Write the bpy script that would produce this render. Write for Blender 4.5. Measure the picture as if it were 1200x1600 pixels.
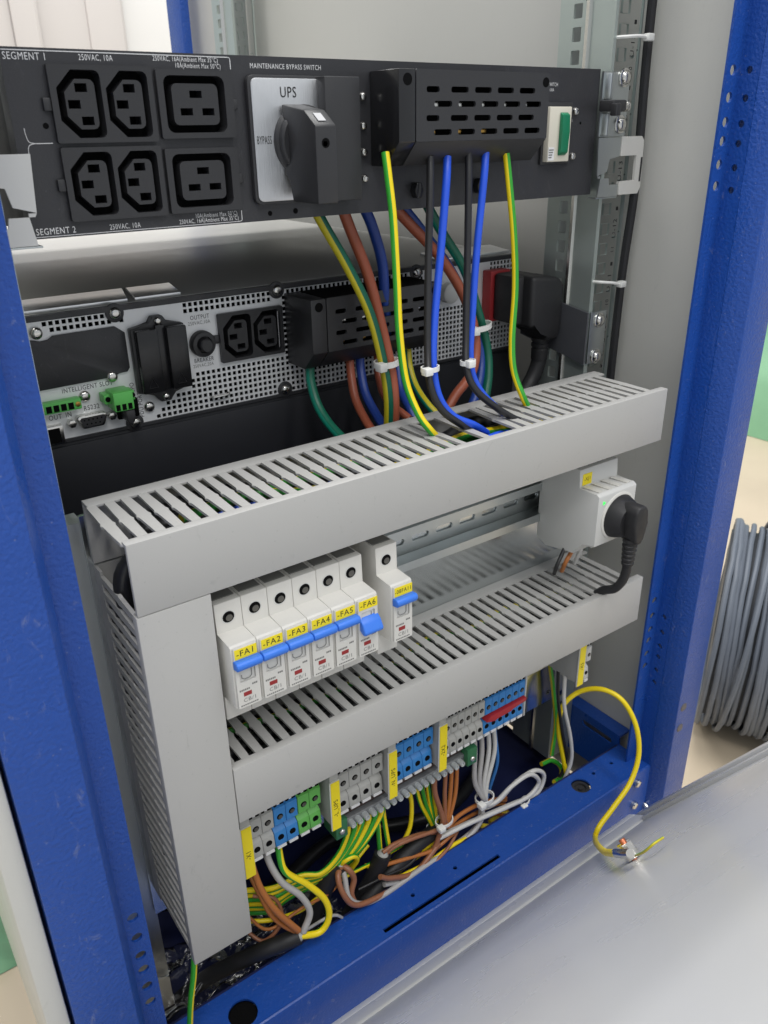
import bpy, bmesh, math, random
from mathutils import Vector, Matrix
random.seed(7)
for o in list(bpy.data.objects): bpy.data.objects.remove(o)
sc = bpy.context.scene
R_ = math.radians
# ------------------------------------------------------------------ camera, light, exposure
# Everything is laid out in millimetres: x to the right, y into the cabinet, z up.
# The lens stands at (0,0,0) of that system; W() moves it to metres above the floor.
S = 0.001
OX, OY, OZ = 328.0, 381.0, -800.0
AX = Vector((0.80880771, -0.26130711, 0.52682889))
AY = Vector((-0.58788799, -0.33679426, 0.73549802))
AZ = Vector((-0.01475791, -0.90459285, -0.42602111))
F = 1270.16
def W(p): return Vector(((p[0]-OX)*S, (p[1]-OY)*S, (p[2]-OZ)*S))
cam = bpy.data.cameras.new('camera'); camo = bpy.data.objects.new('camera', cam); sc.collection.objects.link(camo)
right = Vector((AX[0], AY[0], AZ[0])); down = Vector((AX[1], AY[1], AZ[1])); fwd = Vector((AX[2], AY[2], AZ[2]))
m3 = Matrix((right, -down, -fwd)).transposed()
camo.matrix_world = Matrix.Translation(W((0, 0, 0))) @ m3.to_4x4()
cam.sensor_fit = 'HORIZONTAL'; cam.sensor_width = 36.0; cam.lens = 36.0*F/1200.0
cam.clip_start = 0.01; cam.clip_end = 60
cam.dof.use_dof = True; cam.dof.focus_distance = 0.56; cam.dof.aperture_fstop = 24
sc.camera = camo
w = bpy.data.worlds.new('World'); sc.world = w; w.use_nodes = True
bg = w.node_tree.nodes['Background']; bg.inputs[0].default_value = (0.90, 0.95, 1.0, 1); bg.inputs[1].default_value = 0.56
def area(name, loc, target, sx, sy, power, col=(1, 0.985, 0.965)):
    l = bpy.data.lights.new(name, 'AREA'); l.shape = 'RECTANGLE'; l.size = sx; l.size_y = sy; l.energy = power; l.color = col
    o = bpy.data.objects.new(name, l); sc.collection.objects.link(o); o.location = loc
    o.rotation_euler = (Vector(target)-Vector(loc)).to_track_quat('-Z', 'Y').to_euler()
    return o
# unseen workshop lamps overhead: two behind the photographer, two added further in
area('unseen_lamp', (-0.9, -1.5, 3.0), (-0.9, -1.5, 0), 0.5, 2.4, 38)
area('unseen_lamp', (0.7, -1.7, 3.0), (0.7, -1.7, 0), 0.5, 2.4, 30)
area('unseen_lamp', (0.7, 2.75, 2.6), (0.7, 2.75, 0), 2.4, 0.4, 42)  # unseen lamp added close to the curtain strips to brighten them
area('unseen_lamp', (0.1, 0.5, 3.0), (0.1, 0.5, 0), 2.4, 0.6, 44)  # unseen lamp added above the cabinet to lift its interior and the cover
vs = sc.view_settings; vs.view_transform = 'Standard'; vs.look = 'None'; vs.gamma = 1; vs.exposure = 0.15
sc.render.engine = 'CYCLES'; sc.render.resolution_x = 768; sc.render.resolution_y = 1024

# ------------------------------------------------------------------ helpers
def ray(px, py):
    r = Vector((px-600.0, py-800.0, F)); return Vector((r.dot(AX), r.dot(AY), r.dot(AZ)))
def at(px, py, y):                     # point of the cabinet at depth y (mm)
    r = ray(px, py); return r*(y/r[1])
def atz(px, py, z):
    r = ray(px, py); return r*(z/r[2])
def atx(px, py, x):
    r = ray(px, py); return r*(x/r[0])
def lin(c): return tuple(((v/255.0)/12.92 if v/255.0 <= 0.04045 else ((v/255.0+0.055)/1.055)**2.4) for v in c)
MATS = {}
def mat(name, col, rough=0.5, metal=0.0, bump=0.0, bscale=300, var=0.0, vscale=40, rvar=0.0, spec=0.5, trans=0.0, emit=0.0, coat=0.0, stretch=None, alpha=1.0, wear=0.0, bdist=0.0006):
    if name in MATS: return MATS[name]
    m = bpy.data.materials.new(name); m.use_nodes = True; nt = m.node_tree; b = nt.nodes['Principled BSDF']
    c = (*lin(col), 1); b.inputs['Base Color'].default_value = c; b.inputs['Roughness'].default_value = rough
    b.inputs['Metallic'].default_value = metal; b.inputs['Specular IOR Level'].default_value = spec
    b.inputs['Transmission Weight'].default_value = trans; b.inputs['Coat Weight'].default_value = coat; b.inputs['Alpha'].default_value = alpha
    if emit: b.inputs['Emission Color'].default_value = c; b.inputs['Emission Strength'].default_value = emit
    tc = nt.nodes.new('ShaderNodeTexCoord'); vec = tc.outputs['Object']
    if stretch:
        mp = nt.nodes.new('ShaderNodeMapping'); mp.inputs['Scale'].default_value = stretch; nt.links.new(vec, mp.inputs[0]); vec = mp.outputs[0]
    def noise(sc_, det=3):
        n = nt.nodes.new('ShaderNodeTexNoise'); n.inputs['Scale'].default_value = sc_; n.inputs['Detail'].default_value = det; nt.links.new(vec, n.inputs['Vector']); return n
    if var:
        n = noise(vscale, 5); mx = nt.nodes.new('ShaderNodeMix'); mx.data_type = 'RGBA'
        mx.inputs['A'].default_value = (*[v*(1-var) for v in c[:3]], 1); mx.inputs['B'].default_value = (*[min(1, v*(1+var)) for v in c[:3]], 1)
        nt.links.new(n.outputs['Fac'], mx.inputs['Factor']); nt.links.new(mx.outputs['Result'], b.inputs['Base Color'])
    if wear:      # sparse pale scuffs and dust specks
        src = b.inputs['Base Color'].links[0].from_socket if b.inputs['Base Color'].links else None
        n1 = nt.nodes.new('ShaderNodeTexNoise'); n1.inputs['Scale'].default_value = 70; n1.inputs['Detail'].default_value = 8; n1.inputs['Roughness'].default_value = 0.75; n1.inputs['Distortion'].default_value = 1.5
        mp = nt.nodes.new('ShaderNodeMapping'); mp.inputs['Scale'].default_value = (1.0, 2.2, 0.5); mp.inputs['Rotation'].default_value = (0.4, 0.3, 0.7); nt.links.new(tc.outputs['Object'], mp.inputs[0]); nt.links.new(mp.outputs[0], n1.inputs['Vector'])
        r1 = nt.nodes.new('ShaderNodeMapRange'); r1.inputs['From Min'].default_value = 0.60; r1.inputs['From Max'].default_value = 0.72; r1.inputs['To Max'].default_value = wear; nt.links.new(n1.outputs['Fac'], r1.inputs['Value'])
        v1 = nt.nodes.new('ShaderNodeTexVoronoi'); v1.inputs['Scale'].default_value = 160; v1.inputs['Randomness'].default_value = 1.0; nt.links.new(tc.outputs['Object'], v1.inputs['Vector'])
        r2 = nt.nodes.new('ShaderNodeMapRange'); r2.inputs['From Min'].default_value = 0.10; r2.inputs['From Max'].default_value = 0.04; r2.inputs['To Max'].default_value = wear*0.8; nt.links.new(v1.outputs['Distance'], r2.inputs['Value'])
        ad = nt.nodes.new('ShaderNodeMath'); ad.operation = 'MAXIMUM'; nt.links.new(r1.outputs['Result'], ad.inputs[0]); nt.links.new(r2.outputs['Result'], ad.inputs[1])
        m2 = nt.nodes.new('ShaderNodeMix'); m2.data_type = 'RGBA'; lum = sum(c[:3])/3
        m2.inputs['A'].default_value = c; m2.inputs['B'].default_value = (0.42, 0.42, 0.42, 1) if lum < 0.3 else (0.25, 0.245, 0.235, 1)
        if src: nt.links.new(src, m2.inputs['A'])
        nt.links.new(ad.outputs[0], m2.inputs['Factor']); nt.links.new(m2.outputs['Result'], b.inputs['Base Color'])
    if rvar:
        n = noise(vscale*1.7, 6); mr = nt.nodes.new('ShaderNodeMapRange'); mr.inputs['From Min'].default_value = 0.3; mr.inputs['From Max'].default_value = 0.7
        mr.inputs['To Min'].default_value = max(0.02, rough-rvar); mr.inputs['To Max'].default_value = rough+rvar
        nt.links.new(n.outputs['Fac'], mr.inputs['Value']); nt.links.new(mr.outputs['Result'], b.inputs['Roughness'])
    if bump:
        n = noise(bscale, 2); bp = nt.nodes.new('ShaderNodeBump'); bp.inputs['Strength'].default_value = bump; bp.inputs['Distance'].default_value = bdist
        nt.links.new(n.outputs['Fac'], bp.inputs['Height']); nt.links.new(bp.outputs['Normal'], b.inputs['Normal'])
    MATS[name] = m; return m
BLUE = mat('blue powder coat', (28, 74, 158), 0.34, bump=1.0, bdist=0.0008, bscale=400, var=0.08, vscale=14, rvar=0.10, wear=0.3)
BLUEF = mat('blue beam paint', (28, 74, 158), 0.36, bump=0.5, bdist=0.0009, bscale=420, var=0.08, vscale=14, rvar=0.10, wear=0.35)
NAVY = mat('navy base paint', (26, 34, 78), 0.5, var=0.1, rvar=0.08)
PANEL = mat('light grey powder coat', (205, 204, 198), 0.45, bump=0.12, bscale=500, var=0.03, vscale=8, rvar=0.08, wear=0.12)
COVER = mat('grey satin sheet', (206, 206, 206), 0.28, bump=0.04, bscale=500, var=0.03, vscale=4, rvar=0.04)
DUCT = mat('grey pvc', (178, 177, 174), 0.44, var=0.025, vscale=14, bump=0.05, bscale=900, rvar=0.10, wear=0.4)
RAILZ = mat('zinc plated rail', (184, 194, 190), 0.34, metal=0.65, var=0.05, vscale=25, rvar=0.05)
ZINC = mat('galvanised steel', (198, 203, 203), 0.36, metal=1.0, var=0.06, vscale=25, rvar=0.05)
ZINCP = mat('galvanised plate', (206, 211, 212), 0.2, metal=1.0, var=0.05, vscale=18, rvar=0.06)
STEEL = mat('bright steel', (215, 213, 208), 0.22, metal=1.0)
BRUSH = mat('brushed aluminium', (205, 206, 208), 0.38, metal=1.0, bump=0.25, bscale=60, stretch=(60, 60, 1), var=0.08, vscale=90)
BLK = mat('black powder coat', (50, 50, 53), 0.42, bump=0.2, bscale=900, rvar=0.08, var=0.06, wear=0.06)
BLKP = mat('black plastic', (48, 48, 50), 0.42, bump=0.08, bscale=700, rvar=0.05)
BLKG = mat('glossy black plastic', (30, 30, 32), 0.22, rvar=0.05)
DARK = mat('dark recess', (8, 8, 9), 0.7, spec=0.1)
RUB = mat('black rubber', (34, 34, 36), 0.55, var=0.1, vscale=60, rvar=0.08)
UPSG = mat('ups grey sheet', (232, 233, 234), 0.38, metal=0.2, var=0.04, rvar=0.05)
UPST = mat('ups lid', (186, 185, 181), 0.38, var=0.04, vscale=8, rvar=0.05)
LIDP = mat('pale lid plate', (240, 241, 241), 0.3, metal=0.8, var=0.05, vscale=20, stretch=(1, 6, 1))
WHITE = mat('white plastic', (214, 212, 206), 0.42, var=0.02, rvar=0.05, wear=0.1)
BEIGE = mat('beige plastic', (214, 209, 194), 0.45)
LGREY = mat('light grey plastic', (205, 205, 202), 0.45, var=0.02, rvar=0.05)
TGREY = mat('terminal grey', (172, 172, 168), 0.5, var=0.04)
TBLUE = mat('terminal blue', (52, 130, 200), 0.45, var=0.04)
TGREEN = mat('terminal green', (100, 178, 84), 0.45, var=0.04)
TRED = mat('jumper red', (170, 40, 48), 0.45)
GREEN = mat('connector green', (96, 190, 92), 0.4, var=0.05)
DGREEN = mat('dark green plastic', (50, 110, 72), 0.45)
SWG = mat('switch green', (16, 116, 80), 0.35)
TOGB = mat('toggle blue', (58, 122, 226), 0.38, var=0.03)
YEL = mat('label yellow', (244, 222, 30), 0.45, var=0.03)
INK = mat('black ink', (28, 28, 28), 0.6)
INKG = mat('grey ink', (120, 120, 118), 0.6)
INKW = mat('white ink', (222, 222, 222), 0.5)
REDW = mat('red window', (150, 40, 42), 0.3)
LED = mat('green led', (60, 230, 90), 0.4, emit=1.0)
TIE = mat('nylon tie', (232, 232, 228), 0.4)
CABW = {}
for n_, c_ in dict(yellow=(240, 214, 24), green=(52, 160, 50), dgreen=(14, 96, 74), dyellow=(200, 186, 40), brown=(158, 84, 60), brownt=(150, 98, 70), orange=(176, 108, 54), blue=(34, 84, 214), dblue=(30, 62, 140),
                   black=(36, 36, 38), grey=(176, 174, 172), white=(204, 203, 200), lblue=(50, 112, 180), teal=(16, 126, 104), cream=(226, 204, 60)).items():
    CABW[n_] = mat('wire '+n_, c_, 0.38, var=0.05, vscale=120, rvar=0.06)
C = sc.collection
ORG = {}
def O(o): return ORG.get(o.name, Vector((0, 0, 0))) if o else Vector((OX, OY, OZ))
def link(o, parent, org):
    C.objects.link(o); ORG[o.name] = Vector(org)
    if parent: o.parent = parent; o.location = (Vector(org)-O(parent))*S
    else: o.location = W(org)
    return o
def tag(o, label=None, cat=None, group=None, kind=None):
    if label: o['label'] = label
    if cat: o['category'] = cat
    if group: o['group'] = group
    if kind: o['kind'] = kind
    return o
def thing(name, label, cat, org, group=None):
    o = bpy.data.objects.new(name, None); o.empty_display_size = 0.02
    link(o, None, org); return tag(o, label, cat, group)
def finish(me, mats, ang=35):
    for m in (mats if isinstance(mats, (list, tuple)) else [mats]): me.materials.append(m)
    if ang: me.polygons.foreach_set('use_smooth', [True]*len(me.polygons)); me.set_sharp_from_angle(angle=R_(ang))
def mesh(name, bm, mats, org=(0, 0, 0), ang=35):     # bm in mm -> mesh in metres about org
    bmesh.ops.recalc_face_normals(bm, faces=bm.faces)
    o_ = Vector(org)
    for v in bm.verts: v.co = (v.co-o_)*S
    me = bpy.data.meshes.new(name); bm.to_mesh(me); bm.free(); finish(me, mats, ang); return me
def obj(name, bm, mats, parent=None, org=None, ang=35, kind=None, label=None):
    if org is None:
        if parent: org = O(parent)
        else:
            xs = [v.co for v in bm.verts]; n = len(xs)
            org = (sum(v.x for v in xs)/n, sum(v.y for v in xs)/n, min(v.z for v in xs))
    o = bpy.data.objects.new(name, mesh(name, bm, mats, org, ang)); link(o, parent, org)
    if kind: o['kind'] = kind
    if label: o['label'] = label
    return o
def inst(name, me, parent, org, rot=None):           # an object that shares mesh data
    o = bpy.data.objects.new(name, me); link(o, parent, org)
    if rot: o.rotation_euler = rot
    return o
def B(): return bmesh.new()
def box(bm, x0, x1, y0, y1, z0, z1, bev=0.0, seg=2):
    if x0 > x1: x0, x1 = x1, x0
    if y0 > y1: y0, y1 = y1, y0
    if z0 > z1: z0, z1 = z1, z0
    r = bmesh.ops.create_cube(bm, size=1.0, matrix=Matrix.Translation(((x0+x1)/2, (y0+y1)/2, (z0+z1)/2)) @ Matrix.Diagonal((x1-x0, y1-y0, z1-z0, 1)))
    if bev:
        e = list({e for v in r['verts'] for e in v.link_edges})
        bmesh.ops.bevel(bm, geom=e, offset=min(bev, 0.45*min(x1-x0, y1-y0, z1-z0)), segments=seg, affect='EDGES', profile=0.5)
    return bm
def axes(axis):   # (u,v) plane axes and the extrusion axis
    return {'x': (1, 2, 0), 'y': (0, 2, 1), 'z': (0, 1, 2)}[axis]
def p3(axis, u, v, a):
    i, j, k = axes(axis); p = [0, 0, 0]; p[i] = u; p[j] = v; p[k] = a; return p
def prism(bm, pts, axis, a0, a1, bev=0.0, seg=2):
    lo = [bm.verts.new(p3(axis, u, v, a0)) for u, v in pts]; hi = [bm.verts.new(p3(axis, u, v, a1)) for u, v in pts]
    fs = [bm.faces.new(lo), bm.faces.new(hi[::-1])]; n = len(pts)
    for i in range(n): fs.append(bm.faces.new((lo[i], lo[(i+1) % n], hi[(i+1) % n], hi[i])))
    if bev:
        e = list({e for f in fs for e in f.edges})
        bmesh.ops.bevel(bm, geom=e, offset=bev, segments=seg, affect='EDGES', profile=0.5, clamp_overlap=True)
    return bm
def rrect(x0, x1, y0, y1, r, n=4):
    out = []
    for cx, cy, a0 in ((x1-r, y1-r, 0), (x0+r, y1-r, 90), (x0+r, y0+r, 180), (x1-r, y0+r, 270)):
        for k in range(n+1):
            a = R_(a0+90*k/n); out.append((cx+r*math.cos(a), cy+r*math.sin(a)))
    return out
def circ(cx, cy, r, n=16, sy=1.0): return [(cx+r*math.cos(2*math.pi*k/n), cy+sy*r*math.sin(2*math.pi*k/n)) for k in range(n)]
def plate(bm, outline, holes, axis, a0, a1):         # flat plate with through holes
    loops = [outline]+list(holes)
    sides = []
    for a in (a0, a1):
        es = []; vl = []
        for lp in loops:
            vs_ = [bm.verts.new(p3(axis, u, v, a)) for u, v in lp]; vl.append(vs_)
            for i in range(len(vs_)): es.append(bm.edges.new((vs_[i], vs_[(i+1) % len(vs_)])))
        bmesh.ops.triangle_fill(bm, use_beauty=True, use_dissolve=False, edges=es)
        sides.append(vl)
    for lo, hi in zip(*sides):
        n = len(lo)
        for i in range(n): bm.faces.new((lo[i], lo[(i+1) % n], hi[(i+1) % n], hi[i]))
    return bm
def lathe(bm, prof, c, axis='y', n=24, sgn=1):       # prof: (radius, offset along axis)
    rings = []
    for r, a in prof:
        ring = []
        for k in range(n):
            t = 2*math.pi*k/n; u, v = r*math.cos(t), r*math.sin(t)
            i, j, kk = axes(axis); p = [0, 0, 0]; p[i] = c[i]+u; p[j] = c[j]+v; p[kk] = c[kk]+sgn*a; ring.append(bm.verts.new(p))
        rings.append(ring)
    for a, b in zip(rings, rings[1:]):
        for k in range(n): bm.faces.new((a[k], a[(k+1) % n], b[(k+1) % n], b[k]))
    bm.faces.new(rings[0]); bm.faces.new(rings[-1][::-1]); return bm
def smooth(pts, n=8):
    P = [Vector(p) for p in pts]
    if len(P) < 3: return P
    P = [2*P[0]-P[1]]+P+[2*P[-1]-P[-2]]; out = []
    for i in range(1, len(P)-2):
        p0, p1, p2, p3_ = P[i-1:i+3]
        for k in range(n):
            t = k/n; out.append(0.5*((2*p1)+(p2-p0)*t+(2*p0-5*p1+4*p2-p3_)*t*t+(3*p1-p0-3*p2+p3_)*t**3))
    out.append(P[-2]); return out
def tube(bm, pts, r, n=12, sub=8, stripe=False, twist=0.0, phase=0.0, closed=False):
    path = smooth(pts, sub) if sub else [Vector(p) for p in pts]
    N = len(path); T = []
    for i in range(N):
        a = path[(i-1) % N] if closed or i else path[0]; b = path[(i+1) % N] if closed or i < N-1 else path[-1]
        T.append((b-a).normalized())
    ref = Vector((1, 0, 0)) if abs(T[0].x) < 0.85 else Vector((0, 0, 1)); nrm = ref; rings = []; L = 0.0
    for i in range(N):
        nrm = (nrm-T[i]*nrm.dot(T[i])).normalized(); bi = T[i].cross(nrm)
        if i: L += (path[i]-path[i-1]).length
        rr = r[i] if isinstance(r, list) else r
        rings.append([bm.verts.new(path[i]+rr*(math.cos(t)*nrm+math.sin(t)*bi)) for t in [phase+twist*L+2*math.pi*k/n for k in range(n)]])
    prs = list(zip(rings, rings[1:]))
    if closed: prs.append((rings[-1], rings[0]))
    for a, b in prs:
        for k in range(n):
            f = bm.faces.new((a[k], a[(k+1) % n], b[(k+1) % n], b[k]))
            if stripe and (k % n) in stripe: f.material_index = 1
    if not closed: bm.faces.new(rings[0][::-1]); bm.faces.new(rings[-1])
    return bm
_fn = [0]
def text(body, size, pos, parent, m, axis='y', spin=0.0, sx=1.0, name='lettering', align='LEFT', rotm=None):
    cu = bpy.data.curves.new('t', 'FONT'); cu.body = body; cu.size = size; cu.align_x = align; cu.align_y = 'CENTER'; cu.resolution_u = 3; cu.space_character = 1.12
    to = bpy.data.objects.new('t', cu); me = bpy.data.meshes.new_from_object(to)
    bpy.data.objects.remove(to); bpy.data.curves.remove(cu)
    rot = rotm or (Matrix.Rotation(R_(90), 3, 'X') @ Matrix.Rotation(R_(spin), 3, 'Z'))
    for v in me.vertices: v.co = (rot @ Vector((v.co.x*sx, v.co.y, v.co.z)))*S
    me.materials.append(m); me.name = name
    return inst(name, me, parent, pos)
# a pan-head cross screw, axis -y, head outward
def screw_mesh(r, h=2.2, n=16, slot='x'):
    b = B(); lathe(b, [(r*0.4, 1.0), (r, 0.6), (r, 0.0), (r*0.96, -h*0.35), (r*0.75, -h*0.8), (r*0.4, -h)], (0, 0, 0), 'y', n)
    me = mesh('screw', b, [STEEL, DARK])
    return me
def cross_mesh(r, h):
    b = B(); box(b, -r*0.6, r*0.6, -h-0.12, -h*0.5, -r*0.13, r*0.13); box(b, -r*0.13, r*0.13, -h-0.10, -h*0.5, -r*0.6, r*0.6)
    return mesh('cross_recess', b, DARK, ang=0)
_SC = {}
def screw(parent, p, r=4.0, h=2.4, name='screw', lab=None):
    if r not in _SC: _SC[r] = (screw_mesh(r, h), cross_mesh(r, h))
    a = random.uniform(0, 3.14)
    o = inst(name, _SC[r][0], parent, p, (0, a, 0))
    return o

# ------------------------------------------------------------------ floor and background
b = B(); box(b, -3500, 6500, -600, 6500, -820, -800)
FLOOR = mat('worn pale floor', (206, 190, 166), 0.55, var=0.16, vscale=5, bump=0.1, bscale=60, rvar=0.1)
fl = obj('floor', b, FLOOR, org=(0, 0, -800), ang=0); tag(fl, kind='structure')
CURT = mat('white strip curtain', (232, 231, 229), 0.55, var=0.03, vscale=3)
CURT2 = mat('cream strip curtain', (208, 203, 200), 0.55, var=0.04, vscale=3)
for k, (x0, x1, yy, m_) in enumerate(((650, 905, 3460, CURT2), (895, 985, 3430, CURT2), (975, 1175, 3460, CURT2), (1165, 1300, 3440, CURT2), (1280, 1800, 3475, CURT))):
    b = B(); prism(b, [(x0, yy), (x0+12, yy-9), (x1-12, yy-14), (x1, yy-4), (x1, yy+2), (x1-12, yy-8), (x0+12, yy-3), (x0, yy+6)], 'z', -795, 1400)
    tag(obj('curtain_strip', b, m_), ['cream hanging strip farthest left beyond the cabinet', 'narrow cream hanging strip, second from the left edge', 'broad cream hanging strip in the middle', 'cream hanging strip beside the whitest one', 'whitest hanging strip next to the far blue post'][k], 'curtain', 'pale strips hanging beyond the cabinet')

# ------------------------------------------------------------------ the cabinet
cab = thing('server_cabinet', 'blue steel server cabinet with light grey side panel and open rear', 'cabinet', (328, 381, -700))
ZT, ZB = 330, -700
rel = [0, .226, .435, .6, .806, 1]
def hgrp(z0, z1): return [z0+(z1-z0)*t for t in rel]
def post(mir, holes_fl, holes_st):
    f = (lambda x: 656-x) if mir else (lambda x: x)
    b = B()
    fx = sorted((f(574), f(590)))
    plate(b, [(fx[0], ZB), (fx[1], ZB), (fx[1], ZT), (fx[0], ZT)], [circ(f(581.5), z, 3.6, 14) for z in holes_fl], 'y', 381, 383)
    p = obj('corner_post', b, BLUE, cab)
    b = B(); sx = sorted((f(590), f(592)))
    plate(b, [(366, ZB), (383, ZB), (383, ZT), (366, ZT)], [circ(374, z, 2.6, 12) for z in holes_st], 'x', *sx)
    obj('post_web', b, BLUE, p)
    b = B(); prism(b, [(f(590), 366), (f(592), 366), (f(598.5), 350), (f(628), 350), (f(628), 352.4), (f(630), 352.4), (f(630), 348), (f(597), 348)], 'z', ZB, ZT, 0.7)
    obj('post_front', b, BLUE, p)
    b = B(); box(b, *sorted((f(628), f(630))), 352.5, 420, ZB, ZT); obj('post_side', b, BLUE, p)
    return p
pr = post(False, hgrp(34, -42)+hgrp(-401, -475), hgrp(34, -45)+hgrp(-419, -494))
pl = post(True, hgrp(34, -42)+hgrp(-444, -525), [])
b = B()
for px, py in ((1068, 1105), (1062, 1137)):
    p = at(px, py, 348); o = None
    bb = B(); lathe(bb, [(4.6, -0.6), (4.6, 0.2), (3.6, 0.9)], (p[0], 348, p[2]), 'y', 20, -1); obj('plug_cap', bb, mat('dull zinc plug', (110, 108, 112), 0.5, metal=0.6), pr)
b.free()
# far right post and the edge of the cabinet's other end
b = B(); box(b, 574, 588, 1290, 1338, ZB, ZT, 1); obj('corner_post', b, BLUE, cab)
b = B(); box(b, 606, 608.5, 386, 1338, -690, ZT); obj('side_panel', b, PANEL, cab)
b = B(); box(b, 12, 24, 353, 1338, -690, ZT, 1.5); obj('side_panel', b, PANEL, cab)
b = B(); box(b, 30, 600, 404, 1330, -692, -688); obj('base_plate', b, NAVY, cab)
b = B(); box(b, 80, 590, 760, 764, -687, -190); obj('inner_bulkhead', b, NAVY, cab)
# rear bottom beam: top sheet with slot and holes, front sheet
b = B(); slot = rrect(260, 388, 370.6, 374.6, 0.6, 2)
plate(b, [(66, 366), (590, 366), (590, 403), (66, 403)], [slot, circ(136, 380, 11, 24), circ(300, 386, 2, 12), circ(347.5, 386, 2, 12), circ(561, 390, 2, 12), circ(535, 391, 2, 12), circ(512, 387, 9.6, 24)], 'z', -594, -592)
beam = obj('base_beam', b, BLUEF, cab)
b = B(); prism(b, [(366, -594.1), (365.9, -592.3), (364.6, -593.0), (364, -594.2), (364, -695), (366, -695)], 'x', 66, 592); obj('beam_front', b, BLUEF, beam)
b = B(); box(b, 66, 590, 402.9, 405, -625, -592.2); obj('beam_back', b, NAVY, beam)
b = B(); box(b, 66, 590, 367, 402, -634, -631); obj('beam_floor', b, DARK, beam)
b = B(); lathe(b, [(9.2, 3), (9.2, 0.4), (6, 0.2), (5.6, 2.5), (2.4, 2.6), (2.2, 0.6), (0.5, 0.4)], (512, 387, -594.5), 'z', 24, -1); obj('levelling_plug', b, BLKP, beam)
b = B(); lathe(b, [(10.8, 6), (10.8, 5)], (136, 380, -590), 'z', 24, -1); obj('levelling_plug', b, DARK, beam)
# bottom beam along the right side, with a long slot
b = B(); plate(b, [(403, -640), (1280, -640), (1280, -580), (403, -580)], [rrect(412, 452, -597, -590, 3), rrect(480, 560, -597, -590, 3)], 'x', 588, 590)
sbm = obj('side_beam', b, BLUEF, cab)
b = B(); box(b, 590.1, 605, 403, 1280, -583, -580.5); obj('beam_top', b, BLUEF, sbm)
for px, py in ((996, 1224), (991, 1258)):
    p = at(px, py, 362); bb = B(); lathe(bb, [(4.2, -2), (4.2, 1.2), (3.2, 2.4), (1, 2.8)], p, 'y', 16, -1); obj('bolt', bb, STEEL, pr)
# 19 inch rails with square holes and printed unit numbers
def rail(mir, ya, zt, zb, name='mounting_rail', numbers=True):
    f = (lambda x: 656-x) if mir else (lambda x: x)
    def sqh(z): return [(sorted((f(562), f(571)))[0], z-4.6), (sorted((f(562), f(571)))[1], z-4.6), (sorted((f(562), f(571)))[1], z+4.6), (sorted((f(562), f(571)))[0], z+4.6)]
    zs = [33-15.875*k for k in range(-22, 40)]
    zs = [z for z in zs if zb+8 < z < zt-8]
    b = B(); x0, x1 = sorted((f(557), f(587)))
    plate(b, [(x0, zb), (x1, zb), (x1, zt), (x0, zt)], [rrect(sqh(z)[0][0], sqh(z)[1][0], z-4.6, z+4.6, 0.8, 2) for z in zs]+[circ(f(579.5), 3.5-44.45*k, 1.2, 8) for k in range(-2, 12) if zb+5 < 3.5-44.45*k < zt-5], 'y', ya, ya+2)
    r = obj(name, b, RAILZ, cab)
    b = B(); xw = sorted((f(555), f(557)))
    plate(b, [(ya, zb), (ya+56, zb), (ya+56, zt), (ya, zt)], [rrect(ya+33, ya+42, z-5, z+5, 0.8, 2) for z in zs], 'x', *xw)
    obj('rail_web', b, RAILZ, r)
    b = B(); prism(b, [(f(555), ya+23), (f(552.4), ya+24), (f(552.4), ya+27), (f(555), ya+28)], 'z', zb, zt); obj('rail_rib', b, STEEL, r)
    b = B(); box(b, *sorted((f(557), f(604))), ya+54, ya+56, zb, zt); obj('rail_flange', b, ZINC, r)
    if numbers:
        for k in range(-1, 6):
            zz = 11-44.45*k
            text('U-%d' % (14-k), 6.4, (f(577.5), ya-0.15, zz-8), r, INK, spin=90, sx=1.1)
            text('%d' % (13-(k % 4)), 5.4, (f(577.5), ya-0.15, zz-20), r, INK, spin=90)
            text('9', 3.4, (f(583.5), ya-0.15, zz-4), r, INK, spin=90)
            bb = B(); box(bb, f(577), f(579.5), ya-0.2, ya, zz+14, zz+17); obj('unit_mark', bb, INK, r)
    return r
rr = rail(False, 468, 210, -640)
rail(True, 468, 210, -640, numbers=False)
rail(False, 1090, 400, -600, numbers=False)
b = B(); plate(b, [(104, -531), (530, -531), (530, -200), (104, -200)], [circ(522, -520, 3), circ(522, -430, 3)], 'y', 448, 450.5); obj('mounting_plate', b, ZINCP, cab)
b = B(); box(b, 60, 106, 451.5, 467, -640, -205); obj('plate_bracket', b, ZINC, cab)
b = B(); box(b, 530.2, 556, 451.5, 467, -531, -260); obj('plate_bracket', b, ZINC, cab)

# black cable tied along the rail
b = B(); tube(b, [(591, 464, 210), (590.5, 464, 60), (592.5, 463, -40), (590, 465, -130), (590.5, 466, -300)], 3.7, 10); tag(obj('black_cable', b, RUB), 'thin black cable running down the outer edge of the numbered rail', 'cable')
def rail_tie(px0, py0, px1, py1, label):
    a = at(px0, py0, 461); c = at(px1, py1, 456)
    t = thing('cable_tie', label, 'cable tie', a, 'white ties on the numbered rail')
    b = B(); d = c-a; tube(b, [a+Vector((-3, 8, 0)), a+Vector((0, 1, 0)), a+d*0.5+Vector((0, -1.5, 0.5)), c], 1.3, 6); obj('strap', b, TIE, t)
    b = B(); box(b, c[0]-2, c[0]+5, c[1]-3, c[1]+3, c[2]-2.6, c[2]+2.6, 1); obj('tie_head', b, TIE, t)
rail_tie(980, 57, 1012, 58, 'white cable tie on the rail above the top black unit')
rail_tie(941, 441, 969, 444, 'white cable tie on the rail above the lower mounting bracket')

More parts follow.
